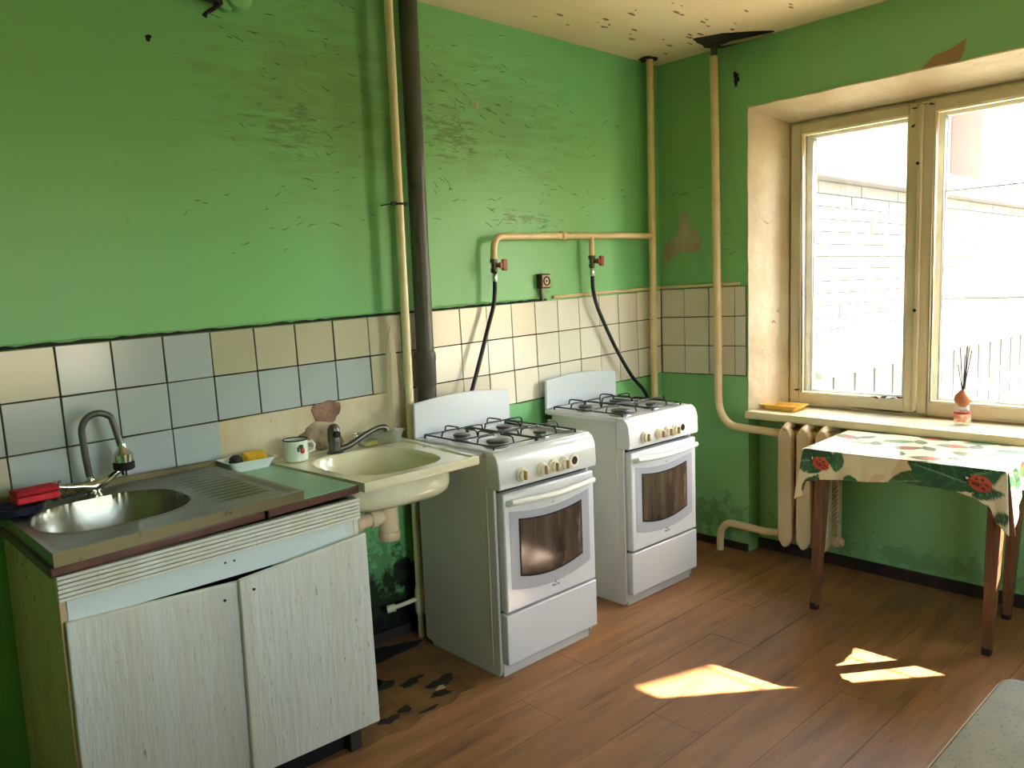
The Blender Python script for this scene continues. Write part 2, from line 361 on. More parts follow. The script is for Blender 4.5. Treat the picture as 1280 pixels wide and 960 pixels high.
# dark ragged gap above the left-hand tiles
gp=MB()
pu=[];pd=[]
for i in range(90):
    x=-3.45+i*(3.45-.9)/89; z=1.3672-.0266*(-x)+.001
    pu.append((x,z+.007+R.uniform(-.002,.004))); pd.append((x,z-.001))
gp.prism(pu+pd[::-1],'y',-.0065,0); gp.build('open_joint',GRIME_SHADE,walll)
lr=MB(); lr.tube([(-3.45+i*.05,-.004,1.3672-.0266*(3.45-i*.05)+.0135+R.uniform(-.0015,.0015)) for i in range(52)],[.0035+R.uniform(-.001,.0015) for _ in range(52)],6); lr.build('paint_lip',GREEN,walll)
lr=MB(); lr.tube([(-1.3+i*.05,-.004,.888-.0266*(1.3-i*.05)+.022+R.uniform(-.003,.003)) for i in range(26)],[.003]*26,6); lr.build('paint_lip',CRACK,walll)
# window-wall tiles
MB().prism([(-.008,1.367),(-.524,1.376),(-.524,.918),(-.008,.91)],'x',-.004,0).build('grout_bed',GROUT,wallw)
yy=[-.012,-.1593,-.3112,-.4631,-.524]
for i in range(4):
    for k in range(3):
        z=lambda y,k: 1.3672-k*.1518+.0174*(-y)
        a,b=yy[i],yy[i+1]
        put_tile([(b,z(b,k)),(a,z(a,k)),(a,z(a,k+1)),(b,z(b,k+1))],TILEC,'x')
# bare plaster patches on the window wall
def patch(name,poly,ax,th,m,parent,bev=.001): return MB().prism(poly,ax,-th,0).build(name,m,parent,bev=bev)
patch('bare_plaster_patch',[(-.02,1.50),(-.03,1.60),(-.06,1.63),(-.11,1.645),(-.125,1.70),(-.14,1.77),(-.165,1.785),(-.19,1.74),(-.20,1.68),(-.235,1.675),(-.255,1.645),(-.262,1.59),(-.245,1.565),(-.215,1.55),(-.17,1.56),(-.12,1.56),(-.07,1.54),(-.05,1.505)],'x',.003,PLAST,wallw)
patch('bare_plaster_patch',[(-1.33,2.243),(-1.38,2.285),(-1.44,2.295),(-1.50,2.325),(-1.49,2.27),(-1.475,2.243)],'x',.002,mat('pinkish_plaster',(156,124,94),.9,bump=(20,.3)),wallw)
# cracks and flakes in the paint, drawn as thin relief
def cracks(name,parent,ax,zones,seed,m,off=-.0012,wk=.001,jit=1):
    q=random.Random(seed); mb=MB()
    for (a0,a1,z0,z1,n,ln,dirx) in zones:
        for _ in range(n):
            a=q.uniform(a0,a1); z=q.uniform(z0,z1); ang=dirx+jit*q.uniform(-.35,.35); L=ln*.8*q.uniform(.3,1.2); st_=L/6
            pts=[]
            for k in range(7):
                pts.append((a,z)); ang=ang*.8+dirx*.2+jit*q.uniform(-.5,.5); a+=st_*math.cos(ang); z+=st_*math.sin(ang)
            up=[];dn=[]
            for k,(p,s_) in enumerate(pts):
                wd=wk*q.uniform(.3,1.3)*math.sin(PI*(k+.3)/7.3)+.0003
                up.append((p,s_+wd)); dn.append((p,s_-wd))
            for k in range(6):
                vs=[up[k],up[k+1],dn[k+1],dn[k]]
                f=(lambda c:(c[0],off,c[1])) if ax=='y' else (lambda c:(off,c[0],c[1]))
                mb.add([f(c) for c in vs],[(0,1,2,3)])
    o=mb.build(name,m,parent); o['kind']='stuff'
    md=o.modifiers.new('t','SOLIDIFY'); md.thickness=.0012; return o
cracks('paint_cracks',walll,'y',[(-2.45,-1.85,1.9,2.5,34,.05,-.3),(-2.3,-1.85,1.6,2.1,22,.06,.15),(-1.65,-1.1,1.95,2.4,38,.055,-.1),(-1.5,-.9,2.1,2.5,24,.06,-.3),(-1.65,-.7,1.7,1.95,18,.06,0),(-.9,-.25,1.7,2.3,22,.05,.1),(-1.3,-.9,1.66,1.72,10,.05,0),(-1.55,-1.45,1.75,1.95,4,.08,-1.2),(-2.0,-1.85,.2,.5,16,.03,0),(-2.6,-2.2,1.55,1.75,8,.04,.3)],5,CRACK)
cracks('paint_cracks',wallw,'x',[(-.36,-.02,1.5,1.9,7,.07,0),(-.5,-.4,1.45,1.7,4,.06,.2),(-1.9,-.6,.08,.3,22,.02,0),(-.5,-.02,.1,.35,18,.03,.8)],9,CRACK)
# dark holes and worn marks
patch('worn_hole',ragged(-2.63,2.222,.009,.010,14,.4,2),'y',.002,GRIME_SHADE,walll)
patch('worn_hole',ragged(-1.285,2.185,.008,.020,14,.4,4),'y',.002,PLAST,walll)
patch('worn_hole',ragged(-.472,2.385,.018,.028,14,.5,6),'x',.002,GRIME_SHADE,wallw)
patch('bare_plaster_patch',ragged(-2.105,.972,.055,.05,24,.25,8),'y',.014,mat('pink_grey_plaster',(150,118,100),.9,var=((96,76,62),16,.9),bump=(30,.6)),walll)
patch('bare_plaster_patch',ragged(-2.13,.885,.085,.055,24,.25,12),'y',.0145,mat('grey_brown_plaster',(104,84,70),.9,var=((210,200,170),12,.7),bump=(30,.6)),walll)
# ceiling: flat dark patch painting the shade of a broken-out hole round the heating pipe, smaller one round the gas riser
def cpatch(poly,m,th=.004): return MB().prism(poly,'z',H-th,H+.001).build('ceiling_hole_patch',m,ceiling)
cpatch([(-.245,-.39),(-.22,-.46),(-.20,-.52),(-.165,-.56),(-.14,-.59),(-.10,-.63),(-.07,-.66),(-.03,-.69),(-.002,-.64),(-.002,-.40),(-.05,-.36),(-.08,-.345),(-.13,-.365),(-.18,-.37)],GRIME_SHADE)
0 and cpatch([(-.26,-.375),(-.21,-.36),(-.15,-.345),(-.10,-.33),(-.045,-.31),(-.012,-.36),(-.002,-.48),(-.002,-.78),(-.02,-.79),(-.045,-.70),(-.08,-.64),(-.12,-.58),(-.17,-.53),(-.20,-.47),(-.25,-.42)],GRIME_SHADE)
cpatch([(-.06,-.42),(-.03,-.50),(-.015,-.66),(-.03,-.68),(-.05,-.58),(-.075,-.49)],mat('grey_plaster_rim',(150,130,96),.9),.009)
cpatch(ragged(-.15,-.055,.045,.05,16,.2,3),GRIME_SHADE)
q=random.Random(4); fl=MB()
for _ in range(95):
    cx=-q.uniform(.1,2.0); cy=-q.uniform(.12,1.4)
    if q.random()<.15: cx=-q.uniform(.2,.8); cy=-q.uniform(.2,.6)
    a=q.uniform(.006,.024); fl.prism(ragged(cx,cy,a,a*.35,8,.4,q.random()),'z',H-.0015,H)
o=fl.build('ceiling_flakes',mat('brown_flake_mark',(150,104,70),.9),ceiling); o['kind']='stuff'
# floor: worn linoleum by the sink, torn black spots
MB().prism([(-2.40,-.60),(-2.3,-.585),(-2.2,-.60),(-2.12,-.575),(-2.02,-.585),(-1.95,-.55),(-1.90,-.56),(-1.84,-.52),(-1.80,-.50),(-1.80,-.013),(-2.42,-.013)],'z',.0006,.0022).build('worn_linoleum_area',OLDL,floor)
for n,(cx,cy,rx,ry,s_) in enumerate([(-1.955,-.44,.055,.032,1),(-2.01,-.505,.04,.018,5),(-2.03,-.36,.05,.02,2),(-2.13,-.30,.05,.045,3),(-2.16,-.50,.03,.016,6),(-2.235,-.515,.035,.022,7),(-2.10,-.56,.035,.010,8),(-2.17,-.255,.06,.05,9),(-2.05,-.08,.2,.07,10)]):
    MB().prism(ragged(cx,cy,rx,ry,18,.4,s_),'z',.001,.0034).build('torn_spot',GRIME_SHADE,floor)
MB().prism(ragged(-1.985,-.475,.022,.012,12,.3,20),'z',.003,.0045).build('torn_flake',YPLAST,floor)

# ================================================================ WINDOW
win=empty('window_1',(FX,-1.57,FZ0)); win['kind']='structure'
def rectframe(mb,x0,x1,ya,yb,za,zb,t,tb=None):
    tb=tb or t; y0,y1=max(ya,yb),min(ya,yb)
    mb.box(x0,x1,y0-t,y0,za,zb).box(x0,x1,y1,y1+t,za,zb).box(x0,x1,y1+t,y0-t,zb-t,zb).box(x0,x1,y1+t,y0-t,za,za+tb)
fm=MB(); rectframe(fm,FX+.012,FX+.12,FY0,FY1,FZ0,FZ1,.045); fm.box(FX+.012,FX+.12,-1.292,-1.222,FZ0+.045,FZ1-.045)
fm.build('window_frame',FRAMEW,win,bev=.003)
for (a,b) in ((-.662,-1.264),(-1.272,-2.612)):
    s=MB(); rectframe(s,FX-.012,FX+.03,a,b,FZ0+.018,FZ1-.018,.048,.055)
    so=s.build('inner_sash',FRAMEW,win,bev=.004)
    s=MB(); rectframe(s,FX-.004,FX+.02,a-.046,b+.046,FZ0+.069,FZ1-.062,.010); s.build('glazing_bead',mat('pale_bead_paint',(240,226,186),.4),so,bev=.002)
    MB().box(FX+.006,FX+.009,b+.05,a-.05,FZ0+.07,FZ1-.062).build('pane',GLASS,so)
    s=MB(); rectframe(s,FX+.10,FX+.135,a-.012,b+.020,FZ0+.03,FZ1-.03,.045,.05); oo=s.build('outer_sash',FRAMEO,win,bev=.004)
    MB().box(FX+.118,FX+.121,b+.06,a-.05,FZ0+.075,FZ1-.07).build('pane',GLASS,oo)
MB().box(FX-.026,FX-.010,-1.279,-1.259,FZ0+.03,FZ1-.03).build('cover_strip',FRAMEW,win,bev=.004)
for z in (1.235,1.88):
    l=MB().box(FX-.029,FX-.02,-1.272,-1.255,z-.025,z+.025).build('latch_plate',FRAMEW,win,bev=.002)
    MB().lathe([(0,-.034+FX),(.007,-.034+FX),(.007,-.029+FX)],(0,-1.264,z+.004),12,'x').build('latch_hole',BLACK,l)
for z in (1.765,1.285):
    MB().box(FX+.127,FX+.133,-2.54,-1.33,z-.0035,z+.0035).build('glazing_bar',FRAMEO,win)
q=random.Random(12)
for (y,z) in ((-1.13,.834),(-1.17,.832),(-1.20,.836),(-1.09,.83),(-1.24,2.125),(-1.27,2.135),(-1.31,2.13),(-.70,.84),(-1.235,2.05)):
    MB().prism(ragged(y,z,q.uniform(.010,.022),q.uniform(.003,.006),12,.5,q.random()),'x',FX-.0135,FX-.0115).build('paint_chip',mat('dark_chip',(84,62,40),.9),win)
w2=empty('added_fill_window',(-2.1,YR-.15,.75)); w2['kind']='structure'  # unseen window, added to bring fill light into the room
s=MB()
for a,b in ((-2.72,-2.65),(-2.14,-2.06),(-1.55,-1.48)): s.box(a,b,YR-.2,YR-.12,.72,2.17)
s.box(-2.72,-1.48,YR-.2,YR-.12,.72,.79).box(-2.72,-1.48,YR-.2,YR-.12,2.1,2.17); s.build('window_frame',FRAMEW,w2,bev=.003)
MB().box(-2.67,-1.53,YR-.165,YR-.162,.78,2.11).build('pane',GLASS,w2)

# ================================================================ OUTSIDE
st(MB().box(.4,60,-50,50,-1.5,-1.3).build('ground_outside',mat('pale_asphalt',(170,160,140),.9,var=((140,130,110),1,.6)),origin=(0,0,-1.5)))
BR=mat('grey_silicate_brick',(92,88,82),.85,var=((82,78,72),3,.6),bump=(30,.3),objvar=.06)
MORT=mat('grey_mortar',(54,52,50),.9)
nb=thing('low_brick_building','low white brick outbuilding with a metal ledge seen through the window','building',(5.3,.6,-1.3))
MB().box(1.9,9.4,.32,2.2,-1.3,2.16).build('wall',MORT,nb)
MB().box(1.7,9.6,.18,2.4,2.16,2.36).build('roof_edge',mat('grey_roof_edge',(84,84,86),.7),nb,bev=.01)
bw,bh=.39,.098
for r in range(13):
    off=0 if r%2 else bw/2; x=1.9-off
    while x<9.4:
        a,b=max(x,1.9),min(x+bw,9.4)
        if b-a>.05: MB().box(a+.005,b-.005,.305+R.uniform(-.003,.003),.34,.88+r*bh+.005,.88+(r+1)*bh-.005).build('brick',BR,nb)
        x+=bw
MB().prism([(.32,.88),(-.02,.70),(-.02,.67),(.32,.67)],'x',1.9,9.4).build('ledge',mat('peach_metal_ledge',(104,86,68),.6),nb)
for i in range(19):
    x=1.9+i*.4; MB().box(x+.01,x+.37,.26,.32,-1.3,.66).build('wall_panel',mat('grey_blue_panel',(74,80,86),.6,objvar=.1),nb,bev=.008)
    MB().box(x+.375,x+.405,.25,.32,-1.3,.66).build('batten',BR,nb)
ab=thing('apartment_building','pale apartment block with pink bay standing far beyond the low roof','building',(17,7,-1.3))
MB().box(13.2,24,3.4,12,-1.3,9).build('wall',mat('yellow_render',(150,142,116),.8),ab)
MB().box(14.8,18.4,2.8,3.4,-1.3,9).build('bay',mat('pinkish_render',(136,100,88),.8),ab,bev=.02)
for zz in (2.0,4.9,7.4):
    for xx in (13.5,15.4,17.0,20.0,22.0):
        yb=2.8 if 14.8<xx<18.4 else 3.4
        f=MB().box(xx,xx+1.1,yb-.06,yb+.05,zz,zz+1.4).build('window',mat('white_plastic_window',(236,236,236),.4),ab,bev=.01)
        MB().box(xx+.1,xx+1.0,yb-.075,yb-.05,zz+.1,zz+1.3).build('pane',mat('dark_reflective_pane',(90,104,116),.05,spec=.8),f)
# added sun blocker with a flared top, unseen right of the view: it leaves only a strip of sun on the floor
pr=thing('sun_blocker','unseen pier-shaped sun blocker with flared top, added outside right of the window','building',(3.15,-3.7,-1.3))
MB().prism([(-2.6,-1.3),(-4.375,-1.3),(-4.375,4.62),(-4.58,5.12),(-4.85,5.9),(-2.6,5.9)],'x',3.0,3.3).build('wall',mat('yellow_render',(150,142,116),.8),pr,bev=.01)

# ================================================================ PIPES
# white water riser
wp=thing('water_pipe','white painted water riser left of the thick grey sewer pipe','pipe',(-1.768,-.075,0))
MB().tube([(-1.768,-.075,z) for z in (.155,.5,1,1.5,2,2.55)],.0168,16).build('pipe',PIPEW,wp)
MB().tube([(-1.771,-.075,.0),(-1.771,-.075,.15)],.0125,12).build('lower_pipe',PIPEW,wp)
MB().lathe([(.021,.10),(.023,.115),(.023,.185),(.021,.20),(.0185,.215)],(-1.768,-.075,0),16).build('tee_fitting',PIPEW,wp,bev=.001)
MB().tube([(-1.768,-.075,.165),(-1.83,-.06,.155),(-1.88,-.05,.150)],.009,10).tube([(-1.875,-.052,.15),(-1.905,-.035,.145)],.016,10).build('side_branch',PIPEW,wp)
c=MB(); c.tube([(-1.768+.019*math.cos(a),-.075+.019*math.sin(a),1.744) for a in [i*PI/8 for i in range(16)]],.0045,8,closed=True).box(-1.803,-1.786,-.083,-.067,1.738,1.752).box(-1.751,-1.733,-.083,-.067,1.738,1.752)
c.tube([(-1.80,-.075,1.745),(-1.80,0,1.745)],.003,6); c.build('clamp',IRON,wp)
sp=thing('sewer_pipe','thick dark grey cast iron sewer stack rising behind the near stove','pipe',(-1.668,-.056,0))
MB().tube([(-1.668,-.056,0),(-1.668,-.056,1.03)],.0375,24).tube([(-1.666,-.056,1.15),(-1.664,-.056,2.55)],.036,24).build('pipe',PIPEG,sp)
MB().lathe([(.038,1.02),(.043,1.03),(.043,1.125),(.045,1.13),(.045,1.155),(.040,1.165),(.036,1.17)],(-1.668,-.056,0),24).build('socket_collar',PIPEG,sp)
for i,(z,) in enumerate([(1.05,),(1.10,)]):
    pass
gr=thing('gas_pipe','cream gas riser in the corner with a branch along the wall to both stoves','pipe',(-.145,-.058,0))
MB().tube([(-.1475,-.058,0),(-.147,-.058,.8),(-.145,-.058,1.65),(-.142,-.058,2.55)],.0185,16).build('riser',PIPEC,gr)
br=[(-.145,-.055,1.652),(-.4,-.055,1.650),(-.827,-.055,1.642),(-1.20,-.055,1.632)]+arc((-1.215,-.055,1.577),.055,90,180,8)+[(-1.270,-.055,1.53)]
MB().tube(br,.0148,14).build('branch_pipe',PIPEC,gr)
MB().lathe([(.016,-.845),(.0205,-.84),(.0205,-.815),(.016,-.81)],(0,-.055,1.643),16,'x').build('coupling',PIPEC,gr)
MB().tube([(-.629,-.055,1.648),(-.628,-.055,1.545)],.0135,12).build('drop_pipe',PIPEC,gr)
def valve(x,z,name,label):
    v=thing(name,label,'valve',(x,-.055,z-.06),'gas valves above the stoves')
    MB().lathe([(.012,z-.06),(.016,z-.055),(.016,z-.04),(.013,z-.038),(.013,z-.018),(.018,z-.015),(.018,z)],(x,-.055,0),10).build('body',GUNM,v)
    MB().lathe([(0,-.105),(.013,-.105),(.013,-.09),(.009,-.088),(.009,-.055)],(x+.003,0,z-.028),12,'y').build('stem',REDB,v)
    MB().box(x+.004,x+.032,-.108,-.094,z-.052,z-.002).build('lever',REDB,v,bev=.005)
    MB().lathe([(.0095,z-.10),(.0115,z-.095),(.0115,z-.062),(.010,z-.06)],(x,-.055,0),10).build('hose_nut',CHROME,v)
valve(-1.270,1.535,'gas_valve','rusty red gas valve left, at the end of the bent branch pipe')
valve(-.628,1.55,'gas_valve','rusty orange gas valve right, on the short drop pipe near the corner')
tag(MB().tube(spline([(-1.271,-.055,1.44),(-1.272,-.055,1.40),(-1.285,-.055,1.33),(-1.325,-.057,1.235),(-1.378,-.062,1.112),(-1.445,-.07,.97),(-1.51,-.075,.86),(-1.52,-.08,.75)]),.0095,12).build('gas_hose',RUBBER),'black rubber gas hose running down behind the near stove','hose','gas hoses on the tiled wall')
tag(MB().tube(spline([(-.627,-.055,1.455),(-.625,-.055,1.39),(-.605,-.055,1.32),(-.568,-.055,1.25),(-.462,-.055,1.086),(-.336,-.055,.929),(-.22,-.05,.83),(-.19,-.05,.74),(-.22,-.05,.6)]),.0098,12).build('gas_hose',RUBBER),'black rubber gas hose curving down behind the far stove','hose','gas hoses on the tiled wall')
hp=thing('heating_pipe','cream heating riser bending at knee height into the top of the radiator','pipe',(-.06,-.395,.6))
hx=-.062
MB().tube([(hx,-.386,2.50),(hx,-.392,1.8),(hx,-.397,1.3),(hx,-.401,.80)]+[(hx,-.401-.10*(1-math.cos(a)),.80-.135*math.sin(a)) for a in [i*PI/16 for i in range(1,9)]]+[(hx,-.56,.662),(hx,-.65,.660),(-.035,-.755,.652)],.0198,16).build('pipe',PIPEC,hp)
MB().lathe([(.020,1.775),(.0215,1.778),(.0215,1.795),(.020,1.798)],(hx,-.392,0),16).build('coupling',PIPEC,hp)
MB().tube([(hx,-.386,2.49),(hx,-.386,2.56)],.016,12).build('bare_end',GUNM,hp)
hr=thing('return_pipe','low cream heating pipe rising from the floor and bending to the radiator foot','pipe',(-.07,-.405,0))
MB().tube([(-.065,-.405,0),(-.065,-.407,.07)]+[(-.065,-.407-.07*(1-math.cos(a)),.07+.085*math.sin(a)) for a in [i*PI/16 for i in range(1,9)]]+[(-.06,-.56,.152),(-.055,-.65,.146),(-.035,-.755,.150)],.0185,16).build('pipe',PIPEC,hr)

# radiator: three cast iron sections
rad=thing('radiator','old cream cast iron radiator of three sections in the niche under the sill','radiator',(-.03,-.885,.1))
def column(mb,y0,y1,x0,x1,zb,zt):
    ym=(y0+y1)/2; poly=[(ym-.008,zb),(y1-.006,zb+.028),(y1,zb+.05),(y1,zt-.035),(y1-.01,zt-.012),(ym+.012,zt),(ym-.012,zt),(y0+.01,zt-.012),(y0,zt-.035),(y0,zb+.05),(y0+.006,zb+.028),(ym+.008,zb)]
    poly=[(a,b) for a,b in poly]; 
    poly=[(ym+.008,zb)]+[(y1-.006,zb+.028),(y1,zb+.05),(y1,zt-.035),(y1-.01,zt-.012),(ym+.012,zt),(ym-.012,zt),(y0+.01,zt-.012),(y0,zt-.035),(y0,zb+.05),(y0+.006,zb+.028),(ym-.008,zb)]
    mb.prism(poly,'x',x0,x1)
RADM=mat('cream_radiator_paint',(226,202,160),.38,var=((210,180,134),6,.6),bump=(20,.25),dirt=((120,84,52),30,.73,.04))
for i in range(3):
    yc=-.785-i*.093; dz=i*.004
    s=MB(); column(s,yc-.034,yc+.034,-.105,-.062,.105+dz,.695); column(s,yc-.034,yc+.034,.0,.043,.105+dz,.695)
    s.tube([(-.03,yc-.05,.655),(-.03,yc+.05,.655)],.028,14).tube([(-.03,yc-.05,.155+dz),(-.03,yc+.05,.155+dz)],.028,14)
    s.tube([(-.105,yc-.0,.68),(-.06,yc,.70),(0,yc,.70),(.043,yc,.68)],.020,10)
    so=s.build('section',RADM,rad,bev=.006,seg=2)
    f=MB(); f.box(-.064,.002,yc-.004,yc+.004,.14,.67)
    for k in range(22):
        z=.17+k*.021; f.add([(-.06,yc-.034,z),(-.002,yc-.034,z+.02),(-.002,yc+.034,z+.02),(-.06,yc+.034,z),(-.06,yc-.034,z+.004),(-.002,yc-.034,z+.024),(-.002,yc+.034,z+.024),(-.06,yc+.034,z+.004)],[(0,3,2,1),(4,5,6,7),(0,1,5,4),(1,2,6,5),(2,3,7,6),(3,0,4,7)])
    f.build('fins',RADM,so)
for z in (.655,.163): MB().tube([(-.03,-1.01,z),(-.03,-1.03,z)],.026,12).tube([(-.03,-1.03,z),(-.03,-1.042,z)],.019,6).build('plug',RADM,rad)

# ================================================================ STOVES
def make_stove(loc,label):
    X,Y=loc; t=thing('gas_stove',label,'stove',(X,Y,0),'white gas stoves against the tiled wall')
    W=.50; D=.45; T=.835
    def b(): return MB()
    def o(mb): # shift local to world
        mb.v=[(p[0]+X,p[1]+Y,p[2]) for p in mb.v]; return mb
    # side panels
    for xa,xb,flip in ((0,.012,0),(W-.012,W,1)):
        m=b(); m.prism([(.0,.02),(.012,.0),(D-.05,0),(D-.04,.012),(D,.02),(D,.816),(0,.816)],'x',xa,xb); o(m).build('side_panel',ENSIDE,t,bev=.003)
    m=b(); m.box(.012,W-.012,.02,D,.03,.78); o(m).build('body',mat('dark_stove_body',(30,30,30),.6),t)
    m=b(); m.box(-.002,.0,.038,.0405,.03,.80); o(m).build('panel_seam',ENSIDE,t)
    m=b(); m.box(0.012,.477,-.003,.03,.0,.047); o(m).build('plinth',ENSIDE,t,bev=.002)
    m=b(); m.box(.016,W+.004,-.027,.016,.048,.236); o(m).build('drawer',ENAMEL,t,bev=.004)
    m=b(); m.box(.018,W,-.028,.014,.245,.684); d=o(m).build('oven_door',ENAMEL,t,bev=.006)
    # grey printed frame and glass with curved edges
    def sag(x0,x1,zt,zb,st_,sb,y0,y1,n=14):
        top=[(x0+(x1-x0)*i/n,zt-st_*(1-(2*i/n-1)**2)) for i in range(n+1)]
        bot=[(x0+(x1-x0)*i/n,zb-sb*(1-(2*i/n-1)**2)) for i in range(n+1)]
        return b().prism(top+bot[::-1],'y',y0,y1)
    m=sag(.045,.468,.618,.330,.022,.032,-.0290,-.027); pf=o(m).build('printed_frame',SMOKE,d)
    m=sag(.088,.425,.583,.368,.016,.026,-.0300,-.0285); o(m).build('window_border',BLACK,d)
    m=sag(.094,.419,.577,.376,.016,.026,-.0310,-.0295); o(m).build('oven_glass',OVG,d)
    # emblem
    m=b(); m.prism([(.262,.292),(.268,.306),(.274,.292),(.271,.292),(.268,.299),(.265,.292)],'y',-.0295,-.028)
    for k,xx in enumerate((.252,.259,.278,.285)): m.box(xx,xx+.004,-.0295,-.028,.282,.290-(.002 if k%2 else 0))
    m.box(.264,.273,-.0295,-.028,.282,.286); o(m).build('emblem',mat('grey_emblem',(120,120,124),.4),d)
    m=b(); m.prism([(.262,.604),(.268,.611),(.274,.604),(.268,.607)],'y',-.0298,-.0285); o(m).build('emblem',MC['grey_emblem'],d)
    # handle
    pts=[(.035,-.03,.648)]+[(.04+.43*i/12,-.052-.014*math.sin(PI*i/12),.655-.006*math.sin(PI*i/12)) for i in range(13)]+[(.475,-.03,.648)]
    m=b(); m.tube(pts,.0115,12); o(m).build('handle',mat('cream_handle',(226,226,212),.3),d)
    # control panel
    m=b(); m.prism([(-.036,.703),(-.040,.72),(-.036,.79),(-.026,.818),(-.010,.832),(.03,T),(.03,.703)],'x',-.006,W+.006); cp=o(m).build('control_panel',ENAMEL,t,bev=.003)
    KN=mat('cream_knob',(228,220,196),.3); KG=mat('tan_knob_grip',(176,150,100),.4)  # grip is a darker tan than the cream knob
    for kx in (.098,.203,.262,.319):
        m=b(); m.lathe([(.0265,-.037),(.0265,-.046),(.024,-.050),(.022,-.050),(.020,-.060),(.0,-.061)],(kx,0,.745),24,'y'); kk=o(m).build('knob',KN,cp)
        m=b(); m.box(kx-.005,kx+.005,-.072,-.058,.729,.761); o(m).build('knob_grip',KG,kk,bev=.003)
    m=b(); m.lathe([(.025,-.037),(.025,-.042),(.016,-.043),(.016,-.040)],(.379,0,.747),24,'y'); rg=o(m).build('timer_socket',KN,cp)
    m=b(); m.lathe([(.0155,-.040),(.0155,-.0436),(0,-.0436)],(.379,0,.747),20,'y'); o(m).build('socket_hole',BLACK,rg)
    # cooktop
    m=b(); m.box(-.004,W+.004,-.008,.018,.815,T).box(-.004,.02,.018,D+.012,.815,T).box(W-.02,W+.004,.018,D+.012,.815,T).box(.02,W-.02,D,D+.012,.815,T).box(.02,W-.02,.018,D,.812,.822)
    ct=o(m).build('cooktop',ENAMEL,t,bev=.003)
    m=b(); m.box(-.0,.03,D-.03,D+.01,.792,.812); o(m).build('hinge_bracket',BLACK,t)
    for bx,by,br_ in ((.135,.12,.038),(.36,.12,.022),(.135,.33,.028),(.36,.33,.028)):
        m=b(); m.lathe([(br_+.014,.822),(br_+.012,.828),(br_,.829),(br_,.838)],(bx,by,0),24); bb=o(m).build('burner_ring',mat('grey_burner',(150,150,148),.35,metal=.6),ct)
        m=b(); m.lathe([(br_+.004,.838),(br_+.006,.842),(br_+.003,.847),(br_*.6,.849),(0,.849)],(bx,by,0),24); o(m).build('burner_cap',mat('dark_burner_cap',(58,56,56),.45),bb)
    # wire grates, left and right
    for x0,x1,cx in ((.035,.246,.135),(.254,.465,.36)):
        m=b(); y0,y1=.03,D-.015; z=.846
        m.tube([(x0,y0,z),(x1,y0,z),(x1,y1,z),(x0,y1,z)],.0034,8,closed=True)
        for by in (.12,.33):
            for dx,dy,ed in ((-1,0,x0),(1,0,x1)):
                m.tube([(ed,by,z),(ed-dx*.006,by,z+.02),(ed-dx*.02,by,z+.024),(cx+dx*.02,by,z+.024),(cx+dx*.016,by,z+.020)],.0034,8)
            ym=(y0+y1)/2
            e0=y0 if by<ym else ym; e1=ym if by<ym else y1
            m.tube([(cx,e0,z),(cx,e0+.006,z+.02),(cx,e0+.02,z+.024),(cx,by-.02,z+.024)],.0034,8)
            m.tube([(cx,e1,z),(cx,e1-.006,z+.02),(cx,e1-.02,z+.024),(cx,by+.02,z+.024)],.0034,8)
        m.tube([(x0,(y0+y1)/2,z),(x1,(y0+y1)/2,z)],.0034,8)
        for (fx,fy) in ((x0,y0),(x1,y0),(x0,y1),(x1,y1)): m.tube([(fx,fy,z),(fx,fy,.823)],.004,8)
        o(m).build('grate',IRON,ct)
    # raised back splash lid
    n=16; top=[(-.002+(W+.004)*i/n, .972+.018*(1-(2*i/n-1)**2)) for i in range(n+1)]
    m=b(); m.prism([(W+.006,T)]+top[::-1]+[(-.006,T)],'y',D-.004,D+.010); o(m).build('splash_lid',mat('sky_tinted_white_lid',(204,214,222),.2,coat=.3),t,bev=.004)  # white lid, with the blue of the reflected sky put into its colour
    return t
OVG=mat('mottled_oven_glass',(96,80,64),.12,var=((44,36,30),5,.95),dirt=((140,120,96),9,.60,.1),stretch=(2.2,1,.35),spec=.9)  # brown glass with darker and paler upright streaks
stA=make_stove((-1.788,-.580),'white gas stove nearer the sink, with grey pipe and sink rim at its left side')
stB=make_stove((-.977,-.508),'white gas stove in the corner, farther from the sink and beside the window wall')

# ================================================================ SINK CABINET
ZC=lambda x:.790+.030*(x+3.17)   # underside of the worktop, rising slightly to the right
cab=thing('sink_cabinet','white cracked-paint sink cabinet with ribbed apron and two crooked doors','cabinet',(-2.76,-.31,0))
MB().prism([(-.60,.0),(-.02,.0),(-.02,.785),(-.60,.785)],'x',-3.165,-3.147).build('side_panel',WOODY,cab,bev=.002)
cracks('paint_cracks',cab,'x',[(-.58,-.1,.3,.75,30,.025,PI/2)],23,CR2,-3.1654,.001,.3)
MB().prism([(-.60,.08),(-.02,.0),(-.02,.80),(-.60,.80)],'x',-2.372,-2.354).build('side_panel',WOODW,cab,bev=.002)
MB().box(-3.147,-2.372,-.035,-.02,.05,.78).build('back_panel',mat('dark_cabinet_inside',(50,44,32),.8),cab)
MB().box(-3.147,-2.372,-.585,-.03,.075,.093).build('bottom_shelf',MC['dark_cabinet_inside'],cab)
for x in (-3.12,-2.42): MB().box(x,x+.04,-.585,-.545,0,.078).build('foot',MC['dark_cabinet_inside'],cab,bev=.002)
MB().box(-2.40,-2.372,-.60,-.57,.08,.79).build('post',WOODW,cab,bev=.002)
MB().prism([(-3.150,.662),(-3.150,.724),(-2.40,.744),(-2.40,.668)],'y',-.604,-.588).build('rail',WOODB,cab,bev=.001)
ap=MB()
for k in range(6):
    z0=.722+k*.0108; z1=z0+.0088
    ap.prism([(-3.168,z0),(-2.358,z0+.016),(-2.358,z1+.016),(-3.168,z1)],'y',-.620-.002*(k%2),-.600)
